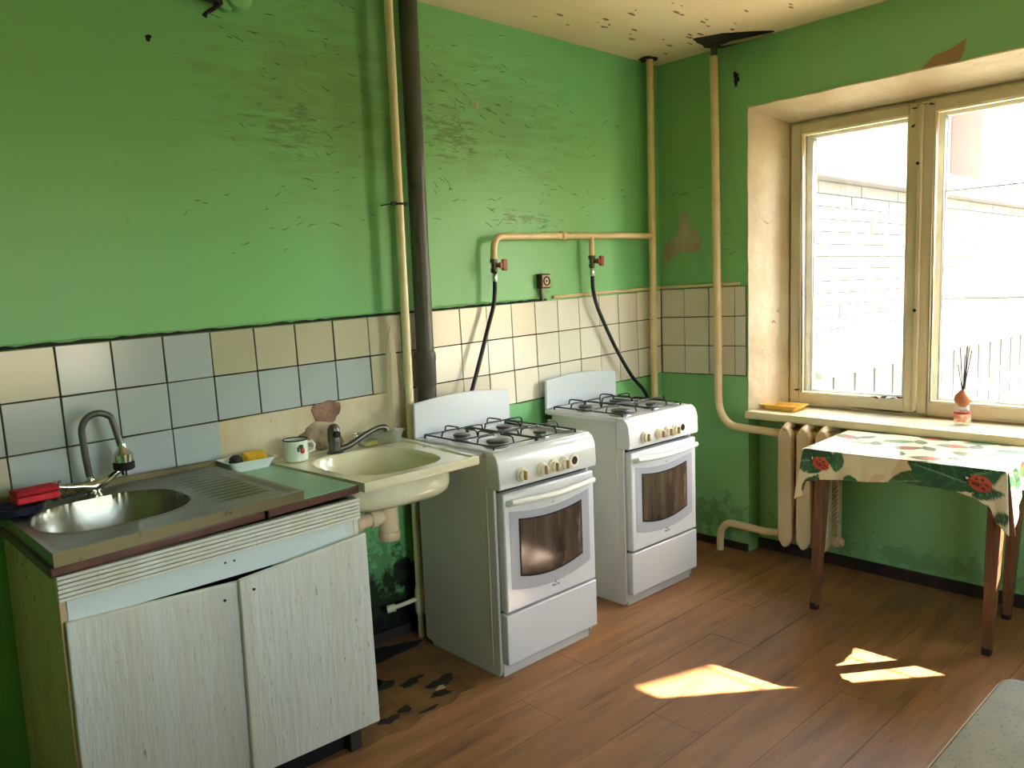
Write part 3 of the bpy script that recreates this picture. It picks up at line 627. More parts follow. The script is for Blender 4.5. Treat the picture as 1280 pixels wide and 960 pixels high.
ap.prism([(-3.165,.722),(-2.36,.738),(-2.36,.800),(-3.165,.784)],'y',-.612,-.598)
ap.build('ribbed_apron',WOODW,cab,bev=.0015)
dl=MB().prism([(-3.160,.03),(-3.158,.671),(-2.735,.652),(-2.735,.07)],'y',-.618,-.602).build('door',WOODW,cab,bev=.003)
cracks('paint_cracks',dl,'y',[(-3.14,-2.76,.15,.63,80,.03,PI/2)],21,CR2,-.6184,.0011,.3)
MB().lathe([(0,-.620),(.004,-.620),(.004,-.616)],(-2.785,0,.612),8,'y').build('screw_hole',BLACK,dl)
dr=MB().prism([(-2.750,.100),(-2.747,.660),(-2.351,.694),(-2.341,.092)],'y',-.634,-.618).build('door',WOODW,cab,bev=.003)
cracks('paint_cracks',dr,'y',[(-2.73,-2.36,.13,.64,80,.03,PI/2)],22,CR2,-.6344,.0011,.3)
MB().lathe([(0,-.636),(.004,-.636),(.004,-.632)],(-2.71,0,.625),8,'y').build('screw_hole',BLACK,dr)
for xx in (-2.77,-2.745):MB().lathe([(0,-.606),(.0028,-.606),(.0028,-.603)],(xx,0,.708),8,'y').build('nail',BLACK,cab)
MB().box(-3.13,-2.39,-.55,-.53,0,.09).build('toe_board',BLACK,cab)
# worktop: green laminate on brown-edged board
def slab(mb,quad,z0,z1,tilt=True):
    zz=lambda x,d: ZC(x)+d
    mb.add([(x,y,zz(x,z0)) for x,y in quad]+[(x,y,zz(x,z1)) for x,y in quad],[(0,3,2,1),(4,5,6,7),(0,1,5,4),(1,2,6,5),(2,3,7,6),(3,0,4,7)]); return mb
HQ=[(-3.150,-.515),(-2.750,-.515),(-2.750,-.13),(-3.150,-.13)]
def rslab(quad,z0,z1):
    mb=MB(); v=[]
    for Q in (quad,HQ):
        for z in (z0,z1): v+=[(x,y,ZC(x)+z) for x,y in Q]
    f=[]
    for i in range(4):
        j=(i+1)%4; f+=[(i,j,4+j,4+i),(8+i,12+i,12+j,8+j),(4+i,4+j,12+j,12+i),(i,8+i,8+j,j)]
    return mb.add(v,f)
WQ=[(-3.183,-.634),(-2.350,-.612),(-2.392,-.03),(-3.19,-.03)]
wk=thing('worktop','green laminate worktop with chipped brown edge under the steel sink','worktop',(-2.77,-.32,.79))
rslab(WQ,.0,.022).build('board',BROWNE,wk,bev=.004)
rslab([(-3.160,-.624),(-2.356,-.606),(-2.395,-.035),(-3.185,-.035)],.022,.0245).build('laminate_top',LAMG,wk)
slab(MB(),[(-2.655,-.6382),(-2.651,-.638),(-2.651,-.60),(-2.655,-.60)],-.001,.0225).build('edge_split',BLACK,wk)
# steel sink with drainer (grid with bowl pressed in)
SQ=[(-3.174,-.638),(-2.535,-.618),(-2.556,-.060),(-3.180,-.060)]
def bil(u,v,Q):
    a,b,c,d=Q; return ((1-u)*(1-v)*a[0]+u*(1-v)*b[0]+u*v*c[0]+(1-u)*v*d[0],(1-u)*(1-v)*a[1]+u*(1-v)*b[1]+u*v*c[1]+(1-u)*v*d[1])
BC=(-2.955,-.325); BRX,BRY=.190,.175
def zs(u,v):
    x,y=bil(u,v,SQ); base=ZC(x)+.0245+.026+.006*(1-u)
    # raised rim
    e=min(u*.63,(1-u)*.63,v*.53,(1-v)*.53)
    z=base-(.006 if e>.03 else .006*max(0,(e-.012)/.018))
    k=(abs((x-BC[0])/BRX)**2.6+abs((y-BC[1])/BRY)**2.6)**(1/2.6)
    if k<1: z-= .145*min(1,((1-k)/.26))**.6
    elif k<1.06: z+=.0015
    if -2.74<x<-2.575 and -.51<y<-.12 :
        z+= .0035*max(0,math.sin((y+.12)/.0355*2*PI)) * min(1,(x+2.74)/.03,(-2.575-x)/.02)
    if k<.12: z-=.006
    return x,y,z
sk=thing('steel_sink','stainless steel inset sink with ribbed drainer on the green worktop','sink',(-2.84,-.33,.81))
mb=MB(); mb.grid(170,140,lambda i,j: zs(i,j)); 
bs=mb.build('basin',STEEL,sk,sharp=75)
# folded skirt
sk2=MB(); ring=[(0,0),(1,0),(1,1),(0,1)]
for a in range(4):
    (u0,v0),(u1,v1)=ring[a],ring[(a+1)%4]; vs=[];n=20
    for i in range(n+1):
        t_=i/n; u=u0+(u1-u0)*t_; v=v0+(v1-v0)*t_; x,y,z=zs(u,v); vs+= [(x,y,z),(x,y,ZC(x)+.0228)]
    sk2.add(vs,[(2*i,2*i+2,2*i+3,2*i+1) for i in range(n)])
sk2.build('folded_edge',mat('tarnished_steel_edge',(136,130,104),.35,metal=.9,dirt=((70,60,40),20,.6,.1)),sk)
MB().lathe([(.022,0),(.022,.003),(.012,.004),(.0,.003)],(BC[0],BC[1],ZC(-2.95)+.0485-.006-.149),20).build('drain',CHROME,sk)
MB().tube([(-2.60+.012*math.cos(a*PI/8),-.17+.012*math.sin(a*PI/8),ZC(-2.6)+.0245+.0195) for a in range(16)],.0015,6,closed=True).build('overflow_mark',CHROME,sk)
# wooden strip behind the sink
tag(MB().prism([(-3.17,-.055),(-2.545,-.052),(-2.53,-.03),(-3.17,-.03)],'z',.842,.872).build('wooden_strip',mat('olive_stained_wood',(120,112,70),.5,var=((80,72,44),9,.8)),None,bev=.003),'olive stained wooden batten between the steel sink and the tiles','batten')

# tap on the steel sink
fx,fy,fz=-2.938,-.098,ZC(-2.938)+.049
tp_=thing('gooseneck_tap','chrome two-handle tap with grey flexible gooseneck spout on steel sink','tap',(fx,fy,fz))
MB().lathe([(.026,fz-.004),(.026,fz+.004),(.019,fz+.008),(.017,fz+.03)],(fx,fy,0),20).tube([(fx-.075,fy-.006,fz+.037),(fx-.03,fy,fz+.030),(fx,fy,fz+.024),(fx+.03,fy,fz+.034),(fx+.066,fy+.008,fz+.052)],[.011,.015,.022,.015,.010],14).build('body',CHROME,tp_)
def cross(x,y,z,ax):
    m=MB(); m.tube([(x,y,z),(x+ax*.020,y,z+.006)],.0085,12)
    X=x+ax*.02
    for a in (0.6,0.6+PI/2): m.tube([(X-ax*.006*math.cos(a),y-.022*math.cos(a),z+.006-.022*math.sin(a)),(X+ax*.006*math.cos(a),y+.022*math.cos(a),z+.006+.022*math.sin(a))],.0042,10)
    m.build('cross_handle',CHROME,tp_)
cross(fx-.075,fy-.006,fz+.037,-1); cross(fx+.066,fy+.008,fz+.052,1)
gp_=[(fx-.005,fy+.004,fz+.035),(fx-.012,fy+.002,fz+.10),(fx-.016,fy,fz+.16)]+[(fx+.028-.045*math.cos(a),fy-.004*a,fz+.19+.05*math.sin(a)) for a in [i*PI/10 for i in range(0,9)]]+[(fx+.075,fy-.015,fz+.165),(fx+.080,fy-.018,fz+.135)]
MB().tube(spline(gp_,4),.0098,14).build('spout',mat('grey_flexible_hose',(88,92,88),.4,metal=.3),tp_)
MB().lathe([(.013,fz+.02),(.013,fz+.05),(.010,fz+.055)],(fx-.006,fy+.003,0),14).build('spout_collar',CHROME,tp_)
hx2,hy2=fx+.083,fy-.02
sh=MB().lathe([(.010,fz+.142),(.012,fz+.128),(.020,fz+.118),(.0275,fz+.110),(.0285,fz+.088),(.0285,fz+.086)],(hx2,hy2,0),20).build('spray_head',CHROME,tp_)
MB().lathe([(.0287,fz+.088),(.030,fz+.082),(.030,fz+.066),(.024,fz+.062),(0,fz+.064)],(hx2,hy2,0),20).build('spray_ring',BLACK,sh)

# red sponge on dark blue bowl
zb=ZC(-3.1)+.049
tag(MB().lathe([(.045,zb),(.066,zb+.012),(.07,zb+.03),(.065,zb+.030),(.058,zb+.012),(0,zb+.008)],(-3.150,-.165,0),28,sx=1.0,sy=.95).build('dark_bowl',mat('dark_blue_plastic',(26,30,52),.35)),'low dark blue plastic dish at the left end of the steel sink','dish')
sg=thing('red_sponge','red kitchen sponge lying across the dark blue dish','sponge',(-3.12,-.155,zb+.03))
m=MB(); m.box(-.055,.055,-.03,.03,0,.019); m2=MB(); m2.box(-.055,.055,-.03,.03,.021,.036)
for mm,nm,mt in ((m,'soft_layer',mat('red_foam',(206,44,56),.8,bump=(60,.5))),(m2,'scouring_layer',mat('dark_red_scourer',(178,30,44),.9,bump=(80,.8)))):
    a=.12; mm.v=[(-3.10+p[0]*math.cos(a)-p[1]*math.sin(a),-.150+p[0]*math.sin(a)+p[1]*math.cos(a),zb+.031+p[2]) for p in mm.v]; mm.build(nm,mt,sg,bev=.005)
sp_=MB(); q=random.Random(3)
for k in range(16):
    a=q.uniform(0,6.28); L_=q.uniform(.012,.028); x0=-3.03+q.uniform(-.03,.03); y0=-.075+q.uniform(-.008,.006)
    sp_.tube([(x0,y0,zb),(x0+L_*.5*math.cos(a),y0+.004*math.sin(a),zb+.006),(x0+L_*math.cos(a),y0+.006*math.sin(a),zb+q.uniform(.004,.022))],[.003,.0025,.001],6)
tag(sp_.build('steel_scrubber',mat('dark_scrap',(34,34,28),.6)),'tangle of dark scraps behind the left tap handle','scrubber',kind='stuff')

# white tray with sponges
zt=ZC(-2.46)+.0250
def tray(name,cx,cy,z,bx,by,tx,ty,h,m,label,cat,wall=.003,par=None):
    mb=MB(); k=[]
    def rr(hx,hy,r,z_,n=5):
        out=[]
        for sx,sy,a0 in ((1,1,0),(-1,1,90),(-1,-1,180),(1,-1,270)):
            for i in range(n+1):
                a=math.radians(a0+90*i/n); out.append((cx+sx*(hx-r)+r*math.cos(a),cy+sy*(hy-r)+r*math.sin(a),z_))
        return out
    rings=[rr(bx*.98,by*.98,.012,z),rr(bx,by,.014,z+.002),rr(tx,ty,.018,z+h),rr(tx+.006,ty+.006,.02,z+h+.001),rr(tx+.006,ty+.006,.02,z+h-.003+.005),rr(tx-wall,ty-wall,.018,z+h+.001),rr(bx-wall,by-wall,.012,z+wall+.001)]
    n=len(rings[0]); vs=[p for r_i in rings for p in r_i]; fs=[tuple(range(n))[::-1]]
    for i in range(len(rings)-1):
        for j in range(n): fs.append((i*n+j,i*n+(j+1)%n,(i+1)*n+(j+1)%n,(i+1)*n+j))
    fs.append(tuple(range((len(rings)-1)*n,len(rings)*n))); mb.add(vs,fs); return mb
tr=tray('tray',-2.462,-.098,zt,.062,.038,.082,.052,.034,None,None,None)
tag(tr.build('sponge_tray',mat('white_tray_plastic',(222,232,234),.25)),'white oblong plastic tray at the back of the green worktop','tray')
ys=MB().box(-.036,.036,-.024,.024,0,.022); ys.v=[(-2.438+p[0]+.35*p[2],-.094+p[1]*.98,zt+.014+p[2]+.36*(p[1]+.024)) for p in ys.v]
tag(ys.build('yellow_sponge',mat('yellow_foam',(232,186,48),.85,bump=(70,.8),dirt=((170,110,30),60,.6,.1)),None,bev=.005),'yellow foam sponge propped in the white tray','sponge')
tag(MB().lathe([(0,zt+.006),(.018,zt+.012),(.023,zt+.028),(.020,zt+.044),(.010,zt+.052),(0,zt+.053)],(-2.503,-.100,0),18,sx=1,sy=.9).build('scouring_pad',mat('black_scourer',(28,30,26),.8,bump=(70,1)),None),'round black scouring pad in the left end of the white tray','scourer')

# ================================================================ ENAMEL SINK
ES=thing('enamel_sink','chipped cream enamel wall sink between the cabinet and near stove','sink',(-2.1,-.33,.7))
EQ=[(-2.338,-.622),(-1.872,-.606),(-1.822,-.055),(-2.385,-.062)]
EC=(-2.118,-.352); EX,EY=.188,.200; ZE=.842
def ez(u,v):
    x,y=bil(u,v,EQ); e=min(u*.5,(1-u)*.5,v*.55,(1-v)*.55); z=ZE-(.005*min(1,max(0,(e-.012)/.012)))
    k=(abs((x-EC[0])/EX)**3+abs((y-EC[1])/EY)**3)**(1/3)
    if k<1: z-=.115*min(1,(1-k)/.30)**.6
    return x,y,z
ENAM=mat('chipped_cream_enamel',(226,226,202),.18,var=((206,196,150),5,.5),dirt=((88,66,44),26,.73,.02),coat=.3)
mb=MB(); mb.grid(110,110,ez); mb.build('basin',ENAM,ES,sharp=80)
m=MB()
n=20
loop=[]
for a in range(4):
    (u0,v0),(u1,v1)=ring[a],ring[(a+1)%4]
    for i in range(n): loop.append((u0+(u1-u0)*i/n,v0+(v1-v0)*i/n))
prof=[(1.0,0),(1.004,-.006),(1.004,-.024),(.99,-.030),(.97,-.026)]
vs=[]
for s_,dz in prof:
    for (u,v) in loop:
        x,y=bil(u,v,EQ); cx,cy=-2.105,-.335; vs.append((cx+(x-cx)*s_,cy+(y-cy)*s_,ZE+dz))
L_=len(loop); fs=[]
for i in range(len(prof)-1):
    for j in range(L_): fs.append((i*L_+j,i*L_+(j+1)%L_,(i+1)*L_+(j+1)%L_,(i+1)*L_+j))
m.add(vs,fs); m.build('rim',ENAM,ES,sharp=60)
# outer bowl
ob=MB(); rings=[]; 
for hx_,hy_,z_ in ((.206,.222,ZE-.020),(.205,.221,ZE-.085),(.198,.212,ZE-.108),(.180,.19,ZE-.124),(.13,.13,ZE-.131),(.03,.03,ZE-.133)):
    rings.append([(EC[0]-.004+hx_*math.copysign(abs(math.cos(a))**.5,math.cos(a)),EC[1]+hy_*math.copysign(abs(math.sin(a))**.5,math.sin(a)),z_) for a in [2*PI*i/48 for i in range(48)]])
vs=[p for r in rings for p in r]; fs=[]
for i in range(5):
    for j in range(48): fs.append((i*48+j,i*48+(j+1)%48,(i+1)*48+(j+1)%48,(i+1)*48+j))
fs.append(tuple(range(5*48,6*48))); ob.add(vs,fs); ob.build('bowl',ENAM,ES,sharp=70)
MB().lathe([(.02,ZE-.122),(.022,ZE-.119),(.010,ZE-.120),(0,ZE-.1215)],(EC[0],EC[1],0),18).build('drain',GUNM,ES)
for (x,y,rx,ry,s_) in ((-1.93,-.135,.045,.004,2),(-1.868,-.30,.01,.008,4)):
    MB().prism(ragged(x,y,rx,ry,14,.4,s_),'z',ZE-.0052,ZE-.0040).build('enamel_chip',GRIME_SHADE,ES)
tz=thing('sink_trap','cream plastic bottle trap under the enamel sink running into the cabinet','pipe',(-2.09,-.34,.55))
TRP=mat('cream_plastic_trap',(222,204,172),.4,var=((196,170,130),10,.6),dirt=((110,84,56),30,.68,.06))
MB().lathe([(.024,.709),(.024,.69),(.034,.688),(.036,.60),(.034,.575)],(-2.078,-.345,0),20).build('trap_body',TRP,tz)
MB().lathe([(.036,.578),(.039,.574),(.039,.552),(.033,.545),(0,.543)],(-2.078,-.345,0),14).build('trap_cap',TRP,tz)
MB().tube([(-2.078,-.345,.635),(-2.14,-.345,.633),(-2.30,-.345,.630),(-2.35,-.345,.628)],.024,16).build('outlet_pipe',TRP,tz)
MB().lathe([(.029,-2.155),(.031,-2.150),(.031,-2.128),(.029,-2.122)],(0,-.345,.634),16,'x').build('union_nut',TRP,tz)
MB().lathe([(.029,-2.215),(.031,-2.21),(.031,-2.195),(.029,-2.19)],(0,-.345,.632),16,'x').build('union_nut',TRP,tz)
# mixer on enamel sink
mz=ZE-.004
mx_=thing('sink_mixer','dull grey single-lever mixer tap with long spout on the enamel sink','tap',(-2.14,-.118,mz))
MB().lathe([(.030,mz-.001),(.030,mz+.003),(.022,mz+.008),(.022,mz+.040),(.024,mz+.042),(.024,mz+.075),(.022,mz+.09),(.015,mz+.102),(0,mz+.106)],(-2.14,-.118,0),20).build('body',GUNM,mx_)
MB().lathe([(0,-.149),(.012,-.148),(.014,-.140)],(-2.142,0,mz+.070),14,'y').build('lever_socket',BLACK,mx_)
MB().tube(spline([(-2.125,-.125,mz+.012),(-2.09,-.135,mz+.020),(-2.03,-.150,mz+.052),(-1.985,-.160,mz+.070),(-1.955,-.168,mz+.072),(-1.947,-.170,mz+.058)],4),[.011]*8+[.010]*8+[.011]*5,12).build('spout',GUNM,mx_)
# clear container with sponge
ct_=tray('c',-1.945,-.112,mz,.078,.034,.092,.044,.046,None,None,None,wall=.002)
tag(ct_.build('clear_container',PLAS),'clear plastic food container on the back rim of the enamel sink','container')
for nm,col,dz,lab in (('two_colour_sponge',(222,196,60),.004,'yellow and green sponge in the left end of the clear container'),):
    t=thing(nm,lab,'sponge',(-1.99,-.11,mz+dz))
    MB().box(-2.018,-1.962,-.132,-.088,mz+.004,mz+.018).build('foam_layer',mat('yellow_foam_2',(226,200,70),.85,bump=(70,.6)),t,bev=.004)
    MB().box(-2.018,-1.962,-.132,-.088,mz+.019,mz+.025).build('scouring_layer',mat('green_scourer',(70,110,70),.9,bump=(80,.8)),t,bev=.002)
# enamel mug
gx,gy=-2.298,-.128
mg=thing('enamel_mug','white enamel mug with black rim and a red flower on the enamel sink','mug',(gx,gy,mz))
EM=mat('mug_enamel',(216,230,218),.2,coat=.3)
MB().lathe([(.036,mz),(.041,mz+.004),(.042,mz+.074),(.0405,mz+.074),(.0395,mz+.006),(0,mz+.005)],(gx,gy,0),28).build('cup',EM,mg)
MB().tube([(gx+.0415*math.cos(a),gy+.0415*math.sin(a),mz+.075) for a in [i*PI/14 for i in range(28)]],.0022,8,closed=True).build('black_rim',BLACK,mg)
dxn,dyn=.85,-.52
MB().tube([(gx+.040*dxn,gy+.040*dyn,mz+.062),(gx+.055*dxn,gy+.055*dyn,mz+.066),(gx+.064*dxn,gy+.064*dyn,mz+.052),(gx+.060*dxn,gy+.060*dyn,mz+.034),(gx+.040*dxn,gy+.040*dyn,mz+.026)],.0045,10).build('handle',EM,mg)
def decal(pts,m,parent,rad,c,name):
    vs=[]; 
    for (a,z) in pts: vs.append((c[0]+rad*math.cos(a),c[1]+rad*math.sin(a),z))
    k=len(vs); ca=sum(p[0] for p in pts)/k; cz=sum(p[1] for p in pts)/k
    vs.append((c[0]+rad*math.cos(ca),c[1]+rad*math.sin(ca),cz))
    mb=MB().add(vs,[(i,(i+1)%k,k) for i in range(k)]); o=mb.build(name,m,parent,thick=.0006); return o
ca=math.atan2(-2.6256-gy,-3.5815-gx)+.55
MR=mat('red_print',(170,40,44),.3); MGn=mat('dark_green_print',(44,72,44),.3)
decal([(ca+.22*math.cos(a),mz+.040+.011*math.sin(a)) for a in [i*PI/6 for i in range(12)]],MR,mg,.0424,(gx,gy),'flower_print')
decal([(ca-.12+.24*math.cos(a),mz+.054+.008*math.sin(a)) for a in [i*PI/6 for i in range(12)]],MGn,mg,.0426,(gx,gy),'leaf_print')
decal([(ca-.36+.10*math.cos(a),mz+.046+.010*math.sin(a)) for a in [i*PI/6 for i in range(12)]],MGn,mg,.0426,(gx,gy),'leaf_print')

# ================================================================ SOCKET, CEILING-SIDE JUNCTION
so=thing('wall_socket','small grimy square socket box above the tiles between the two hoses','socket',(-.93,0,1.38))
MB().box(-.962,-.898,-.034,0,1.400,1.468).build('housing',mat('dark_brown_socket',(74,54,42),.4,dirt=((40,26,20),20,.5,.2)),so,bev=.005)
MB().box(-.957,-.905,-.038,-.033,1.406,1.462).build('face',mat('tan_socket_face',(186,150,118),.4),so,bev=.003)
MB().tube([(-.931+.019*math.cos(a*PI/10),-.039,1.434+.019*math.sin(a*PI/10)) for a in range(20)],.003,8,closed=True).lathe([(0,-.039),(.005,-.039),(.005,-.037)],(-.931,0,1.434),10,'y').build('outlet_ring',BLACK,so)
MB().tube([(-.945,-.014,1.402),(-.944,-.013,1.38),(-.938,-.012,1.345)],.008,10).build('cable',GUNM,so)
jb=thing('junction_box','painted-over junction with loose cables high on the left wall','socket',(-2.37,0,2.32))
MB().lathe([(.052,0),(.052,-.02),(.044,-.034),(.02,-.040),(0,-.041)],(-2.335,0,2.405),20,'y').lathe([(.03,0),(.026,-.02),(.0,-.024)],(-2.375,0,2.375),14,'y').build('cover',GREEN,jb)
MB().tube([(-2.53,-.012,2.385),(-2.47,-.016,2.373),(-2.43,-.018,2.370),(-2.40,-.02,2.372)],.0075,8).build('cable',IRON,jb)
MB().tube([(-2.40,-.02,2.365),(-2.42,-.03,2.345),(-2.452,-.032,2.322),(-2.458,-.03,2.312)],[.009,.007,.006,.009],8).lathe([(0,-.03),(.013,-.028),(.014,-.01)],(-2.403,0,2.368),10,'y').build('wire_end',BLACK,jb)

# ================================================================ SILL ITEMS
bx,by,bz=.088,-1.497,.7525
bt=thing('reed_diffuser','small glass reed diffuser with red label and round brown stopper on the sill','diffuser',(bx,by,bz))
MB().lathe([(.030,bz),(.032,bz+.006),(.032,bz+.066),(.027,bz+.078),(.024,bz+.084),(.022,bz+.084),(.025,bz+.077),(.029,bz+.065),(.029,bz+.008),(0,bz+.006)],(bx,by,0),28).build('jar',CLEAR,bt)
lb=MB().lathe([(.0326,bz+.018),(.0326,bz+.060)],(bx,by,0),28); lb.f=[f for f in lb.f if len(f)==4]; lb.m=[0]*len(lb.f)
def labelmat():
    m=mat('red_label',(206,60,52),.4,var=((244,206,168),55,1.0)); return m
lb.build('label',labelmat(),bt)
l2=MB().lathe([(.0329,bz+.050),(.0329,bz+.059)],(bx,by,0),28); l2.f=[f for f in l2.f if len(f)==4]; l2.m=[0]*len(l2.f); l2.build('label_band',mat('dark_red_band',(150,34,34),.4),bt)
MB().lathe([(.014,bz+.080),(.020,bz+.086),(.031,bz+.100),(.033,bz+.114),(.029,bz+.130),(.016,bz+.142),(.010,bz+.150),(.006,bz+.150)],(bx,by,0),24).build('stopper',mat('brown_wood_ball',(176,104,64),.4,var=((140,80,48),20,.6)),bt)
for i,(dx,dy,h) in enumerate(((.0,.022,.26),(.006,-.028,.32),(-.004,.014,.335),(.01,-.012,.36),(.0,-.004,.30),(.004,-.020,.345))):
    MB().tube([(bx+dx*.1,by+dy*.1,bz+.145),(bx+dx,by+dy,bz+h)],.0020,6).build('reed',mat('dark_reed',(56,44,36),.7),bt)
dz=.752
ym_=tray('d',.085,-.685,dz,.045,.078,.062,.098,.024,None,None,None,wall=.003)
tag(ym_.build('yellow_dish',mat('yellow_foam_tray',(238,196,92),.4)),'shallow yellow tray on the left end of the window sill','dish')
fm=MB(); q=random.Random(8)
for k in range(14):
    a,b_=q.uniform(-.035,.035),q.uniform(-.06,.06); r=q.uniform(.006,.012); fm.lathe([(0,dz+.004),(r,dz+.006),(r*.8,dz+.011),(0,dz+.014)],(.085+a,-.685+b_,0),8)
tag(fm.build('crumbs',mat('peach_crumbs',(238,176,120),.7)),'pile of peach-coloured crumbs in the yellow tray on the sill','crumbs',kind='stuff')

# ================================================================ TABLE WITH OILCLOTH
TA=math.radians(3.2); TO=Vector((-.572,-1.122,0))
def tw(a,b,z): # a: depth toward the wall (x), b: along the window wall (-y)
    return (TO.x+a*math.cos(TA)+b*math.sin(TA), TO.y-b*math.cos(TA)+a*math.sin(TA), z)
TD,TL=.47,.712; TZ=.713
tb=thing('kitchen_table','small wooden table with three brown tapering legs showing under an oilcloth by the radiator','table',tw(TD/2,TL/2,0))
m=MB(); m.add([tw(a,b,z) for z in (.692,.708) for a,b in ((.006,.006),(TD-.006,.006),(TD-.006,TL-.006),(.006,TL-.006))],[(0,3,2,1),(4,5,6,7),(0,1,5,4),(1,2,6,5),(2,3,7,6),(3,0,4,7)]); m.build('tabletop',TABW,tb,bev=.002)
m=MB()
for (a0,a1,b0,b1) in ((.055,.073,.06,TL-.06),(TD-.073,TD-.055,.06,TL-.06),(.06,TD-.06,.03,.048),(.06,TD-.06,TL-.048,TL-.03)):
    m.add([tw(a,b,z) for z in (.625,.692) for a,b in ((a0,b0),(a1,b0),(a1,b1),(a0,b1))],[(0,3,2,1),(4,5,6,7),(0,1,5,4),(1,2,6,5),(2,3,7,6),(3,0,4,7)])
m.build('apron',TABW,tb,bev=.002)
def leg(x0,y0,x1,y1):
    m=MB(); vs=[]
    for z,h in ((0,.0135),(.03,.0145),(.12,.018),(.45,.023),(.692,.024)):
        t=z/.692; x=x0+(x1-x0)*t; y=y0+(y1-y0)*t
        vs+=[(x-h,y-h,z),(x+h,y-h,z),(x+h,y+h,z),(x-h,y+h,z)]
    fs=[(3,2,1,0),(16,17,18,19)]
    for i in range(4):
        for k in range(4): fs.append((i*4+k,i*4+(k+1)%4,i*4+4+(k+1)%4,i*4+4+k))
    m.add(vs,fs); l=m.build('leg',TABW,tb,bev=.003)
    f=MB().box(x0-.0155,x0+.0155,y0-.0155,y0+.0155,0.0,.055); f.build('dark_foot',mat('dark_leg_foot',(40,24,18),.5),l,bev=.004)
leg(-.468,-1.118,-.490,-1.165); leg(-.452,-1.770,-.476,-1.795); leg(-.06,-1.728,-.105,-1.765)
# oilcloth: top grid + hanging skirt, print carried as colour attribute
CREAM=(236,214,178)
def ell(u,v,cu,cv,a,b,rot):
    c,s=math.cos(rot),math.sin(rot); x=(u-cu)*c+(v-cv)*s; y=-(u-cu)*s+(v-cv)*c; return (x/a)**2+(y/b)**2, x/a, y/b
def leaf(u,v,cu,cv,a,b,rot):
    _,x,y=ell(u,v,cu,cv,a,b,rot)
    if abs(x)>1: return None
    wdt=(1-x*x)*(1.0-.25*x)
    if abs(y)>wdt: return None
    return x,y/max(wdt,1e-4)
def bug(u,v,cu,cv,s,rot):
    k,x,y=ell(u,v,cu,cv,s,s*.75,rot)
    if k<1:
        for px,py in ((-.4,.4),(.1,.45),(.45,.1),(-.1,-.3),(.4,-.45),(-.5,-.25)):
            if (x-px)**2+(y-py)**2<.026: return (52,24,20)
        if abs(y)<.06: return (120,30,22)
        return (214,84,60) if y>.1 else (198,62,48)
    k,x,y=ell(u,v,cu-s*1.1*math.cos(rot),cv-s*1.1*math.sin(rot),s*.42,s*.42,0)
    if k<1: return (236,234,220) if (x+.2)**2+(y-.1)**2<.09 else (30,38,32)
    return None
LE=[]; BG=[]
# unfolded coordinates: u along the window wall from the left corner, v from the front edge (negative = hanging front)
LE+= [(.05,-.035,.085,.055,.25,0),(.135,-.03,.05,.026,1.45,1),(.19,-.10,.03,.018,0,1),(.52,-.035,.13,.06,-.25,0),(.62,-.02,.10,.06,.3,0),(.43,-.07,.10,.04,.15,2),(.66,-.085,.05,.02,.2,0),(.05,-.14,.05,.03,1.2,0),(.70,-.16,.03,.022,.4,2)]
BG+= [(.075,-.050,.033,-.5),(.635,-.050,.036,-.3)]
qq=random.Random(11)
for gy_ in range(4):
    for gx_ in range(4):
        cu=.06+gx_*.20+(gy_%2)*.08+qq.uniform(-.02,.02); cv=.07+gy_*.135+qq.uniform(-.02,.02); ro=qq.uniform(-.6,.6)
        LE.append((cu,cv,.075,.035,ro,1 if (gx_+gy_)%2 else 2)); LE.append((cu+.07,cv+.03,.05,.025,ro+1.6,0))
        if (gx_+gy_)%2==0: BG.append((cu,cv,.027,ro))
for k in range(6): LE.append((.76+.02*(k%2),.02+k*.08,.055,.022,1.2+.4*(k%3),(1,0,1,2)[k%4]))
def paint(u,v):
    for b_ in BG:
        c=bug(u,v,*b_)
        if c: return c
    for (cu,cv,a,b_,ro,kd) in LE:
        r=leaf(u,v,cu,cv,a,b_,ro)
        if r:
            x,y=r
            if abs(y)<.05: return (120,146,104)
            if abs(math.sin(x*9+abs(y)*3))<.10: return (84,120,80)
            return ((40,72,48),(58,112,66),(70,88,46))[kd] if y>0 else ((50,86,58),(66,124,74),(58,76,40))[kd]
    k=noise.noise(Vector((u*9,v*9,0)))
    if k>.42: return (226,186,146)
    return CREAM
cl=MB(); uvs=[]
NU,NV=180,118; ov=.004
def topp(i,j):
    b=-ov+(TL+2*ov)*i; a=-ov+(TD+2*ov)*j; z=TZ+.0012*noise.noise(Vector((a*7,b*7,1)))
    uvs.append((b,a)); return tw(a,b,z)
cl.grid(NU,NV,topp)
def hem(side,t): # drop length
    def itp(T): 
        for (a,za),(b,zb_) in zip(T,T[1:]):
            if a<=t<=b: k=(t-a)/(b-a); k=k*k*(3-2*k); return za+(zb_-za)*k
        return T[-1][1]
    if side=='f': return itp([(0,.205),(.035,.19),(.055,.125),(.14,.112),(.3,.102),(.43,.094),(.5,.082),(.75,.088),(.86,.10),(.92,.125),(.955,.185),(1,.215)])
    if side=='r': return itp([(0,.215),(.05,.20),(.14,.15),(.3,.11),(.6,.10),(1,.12)])
    if side=='b': return itp([(0,.12),(1,.12)])
    return itp([(0,.12),(.6,.10),(.85,.13),(.95,.2),(1,.205)])
def flute(s,dr): return .006*math.sin(s*34)*dr/.1+.004*math.sin(s*71+1)*dr/.1
NS=26
